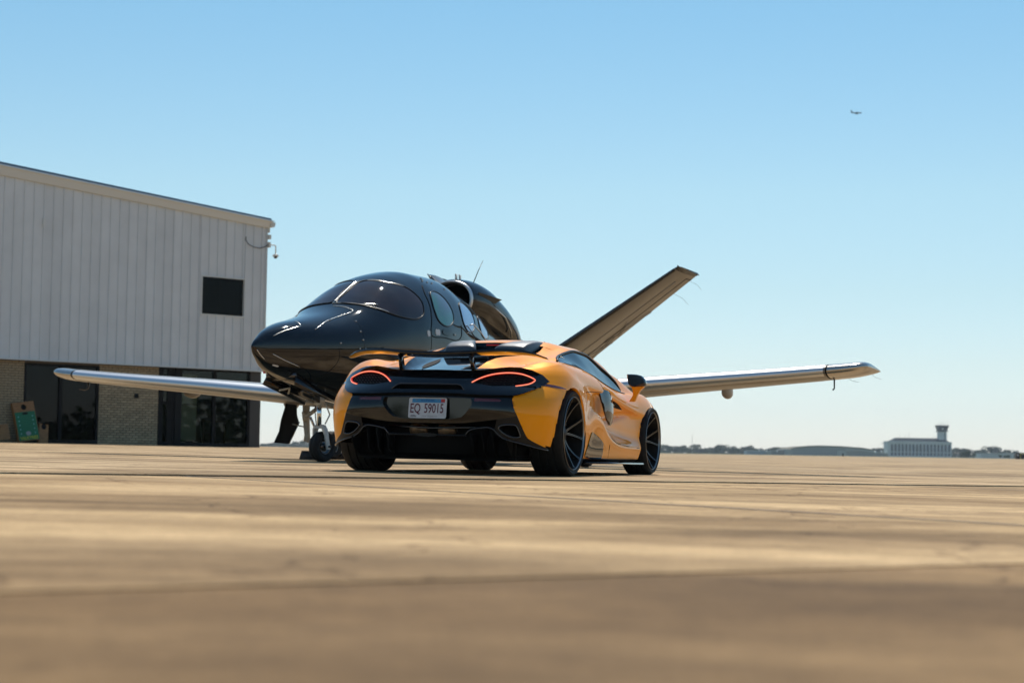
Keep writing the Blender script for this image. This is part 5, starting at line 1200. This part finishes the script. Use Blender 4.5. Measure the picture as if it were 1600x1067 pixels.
for k, (x, y, D) in enumerate(((1185.5, 6.3, 1190), (1197, 5.6, 1190), (1213, 5.4, 1170), (1230, 6.2, 1170), (1366, 6.6, 1080), (1375.5, 7.6, 1080), (1383, 6.8, 1080))):  # white balls on poles, added to imitate sun glints on roofs and vehicles
    p = far(x, D); u = D / 2800; t = empty('sun_glint', ['white ball imitating a sun glint above the pale blue shed', 'white ball imitating a sun glint at the right end of the pale blue shed', 'white ball imitating a sun glint over the small grey shed', 'white ball imitating a sun glint where the grey shed meets the curved hangar', 'leftmost white ball imitating a sun glint by the lean-to hangar', 'middle white ball imitating a sun glint by the lean-to hangar', 'white ball imitating a sun glint nearest the terminal'][k], 'sun_glint', 'white balls imitating sun glints across the airfield', loc=p)
    MB().tube([(0, -3, 0), (0, -3, y * u)], .10, 5).build('pole', M_hg, t); MB().lathe([(0, -.55), (.5, -.4), (.62, 0), (.5, .4), (0, .55)], 10, Matrix.Translation((0, -3, y * u))).build('glint_ball', pbr('glint_white', (.85, .85, .85), .3), t)
lp = empty('light_mast', 'thin light mast with short crossbar just left of the terminal', 'light mast', loc=far(1380, 1240)); MB().tube([(0, 0, 0), (0, 0, 20.5 * u_)], .13, 5).build('pole', M_hg, lp); MB().box((-1.6, -.2, 20 * u_), (1.6, .2, 20.8 * u_)).build('crossbar', M_hg, lp, smooth=False)
pst = empty('marker_post', 'small black post on the apron edge before the hangars', 'marker post', loc=far(1317, 420)); MB().box((-.16, -.1, 0), (.16, .1, .62)).build('post', M_sb, pst, smooth=False); MB().tube([(0, 0, .62), (0, 0, .78)], .09, 8).build('lamp', M_sb, pst)
# equipment cart at the right edge
D = 330; ct = empty('equipment_cart', 'black cabinet and yellow framed cart at the right edge of the picture', 'equipment cart', loc=far(1587.5, D)); u = D / 2800; M_yel = pbr('faded_yellow', (.36, .32, .04), .6)
MB().box((0, 0, .06), (.72, .8, 9.4 * u)).build('cabinet', M_sb, ct, smooth=False); MB().box((.22, -.03, 5.2 * u), (.44, -.005, 8.2 * u)).build('notice', M_lab, ct, smooth=False)
for a, b in (((.80, 0, 8.0 * u), (2.1, .8, 9.3 * u)), ((.80, 0, .1), (.92, .1, 8.0 * u)), ((1.62, 0, .1), (1.9, .1, 8.0 * u))): MB().box(a, b).build('frame', M_yel, ct, smooth=False)
MB().box((.93, .1, .1), (1.6, .7, 7.5 * u)).build('tank', M_sb, ct, smooth=False)
for q in (.2, .55, 1.1, 1.7): MB().lathe([(0, -.05), (.12, -.05), (.12, .05), (0, .05)], 12, Matrix.Translation((q, -.02, .12)) @ Matrix.Rotation(R_(90), 4, 'Z')).build('wheel', M_rub, ct)
# --- airliner high in the sky
D = 6000.; d = CM @ Vector(((1338 - 800) / 2800, -(176.6 - 533.5) / 2800, -1)); al = empty('airliner', 'tiny airliner flying to the right high in the clear sky', 'airliner', loc=Vector((0, 0, .19)) + d * (D / d.y)); M_al = pbr('airliner_haze_grey', (.22, .30, .34), .6)  # pale blue-grey, with the distance haze put into the paint colour
MB().lathe([(0, -19), (.6, -18), (1.5, -13), (2, -8), (2, 12), (1.6, 16), (.9, 18.2), (0, 19)], 20).build('fuselage', M_al, al)
MB().hexa([(-4, -17, -1.1), (2, -17, -1.1), (5, 0, -1.3), (-1, 0, -1.3), (-4, -17, -.8), (2, -17, -.8), (5, 0, -.6), (-1, 0, -.6)]).build('wing', M_al, al, smooth=False); MB().hexa([(-1, 0, -1.3), (5, 0, -1.3), (2, 17, -1.1), (-4, 17, -1.1), (-1, 0, -.6), (5, 0, -.6), (2, 17, -.8), (-4, 17, -.8)]).build('wing', M_al, al, smooth=False)
MB().hexa([(-17.5, -.25, .8), (-11, -.25, 1.4), (-11, .25, 1.4), (-17.5, .25, .8), (-19.5, -.15, 9.5), (-17, -.15, 9.5), (-17, .15, 9.5), (-19.5, .15, 9.5)]).build('tail_fin', M_al, al, smooth=False)
MB().hexa([(-18, -6, 1.5), (-16, -6, 1.5), (-13, 6, 1.2), (-18, 6, 1.2), (-18, -6, 1.7), (-16, -6, 1.7), (-13, 6, 1.5), (-18, 6, 1.5)]).build('tailplane', M_al, al, smooth=False)
for y in (-6, 6): MB().lathe([(0, -2.4), (.9, -2.2), (1.25, 0), (1.15, 2.2), (0, 2.3)], 14, Matrix.Translation((4.5, y, -2.9))).build('engine', M_al, al)
# ------------------------------------------------------------------ haze
hm = bpy.data.materials.new('haze'); hm.use_nodes = True; t = hm.node_tree; t.nodes.clear(); o_ = t.nodes.new('ShaderNodeOutputMaterial'); pv = t.nodes.new('ShaderNodeVolumePrincipled')
pv.inputs['Color'].default_value = (.80, .90, 1, 1); pv.inputs['Density'].default_value = .00013; pv.inputs['Anisotropy'].default_value = .3; t.links.new(pv.outputs[0], o_.inputs['Volume'])
hz = MB().box((-1600, -420, -1.2), (1900, 2300, 60)).build('haze', hm, smooth=False); props(hz, kind='stuff')
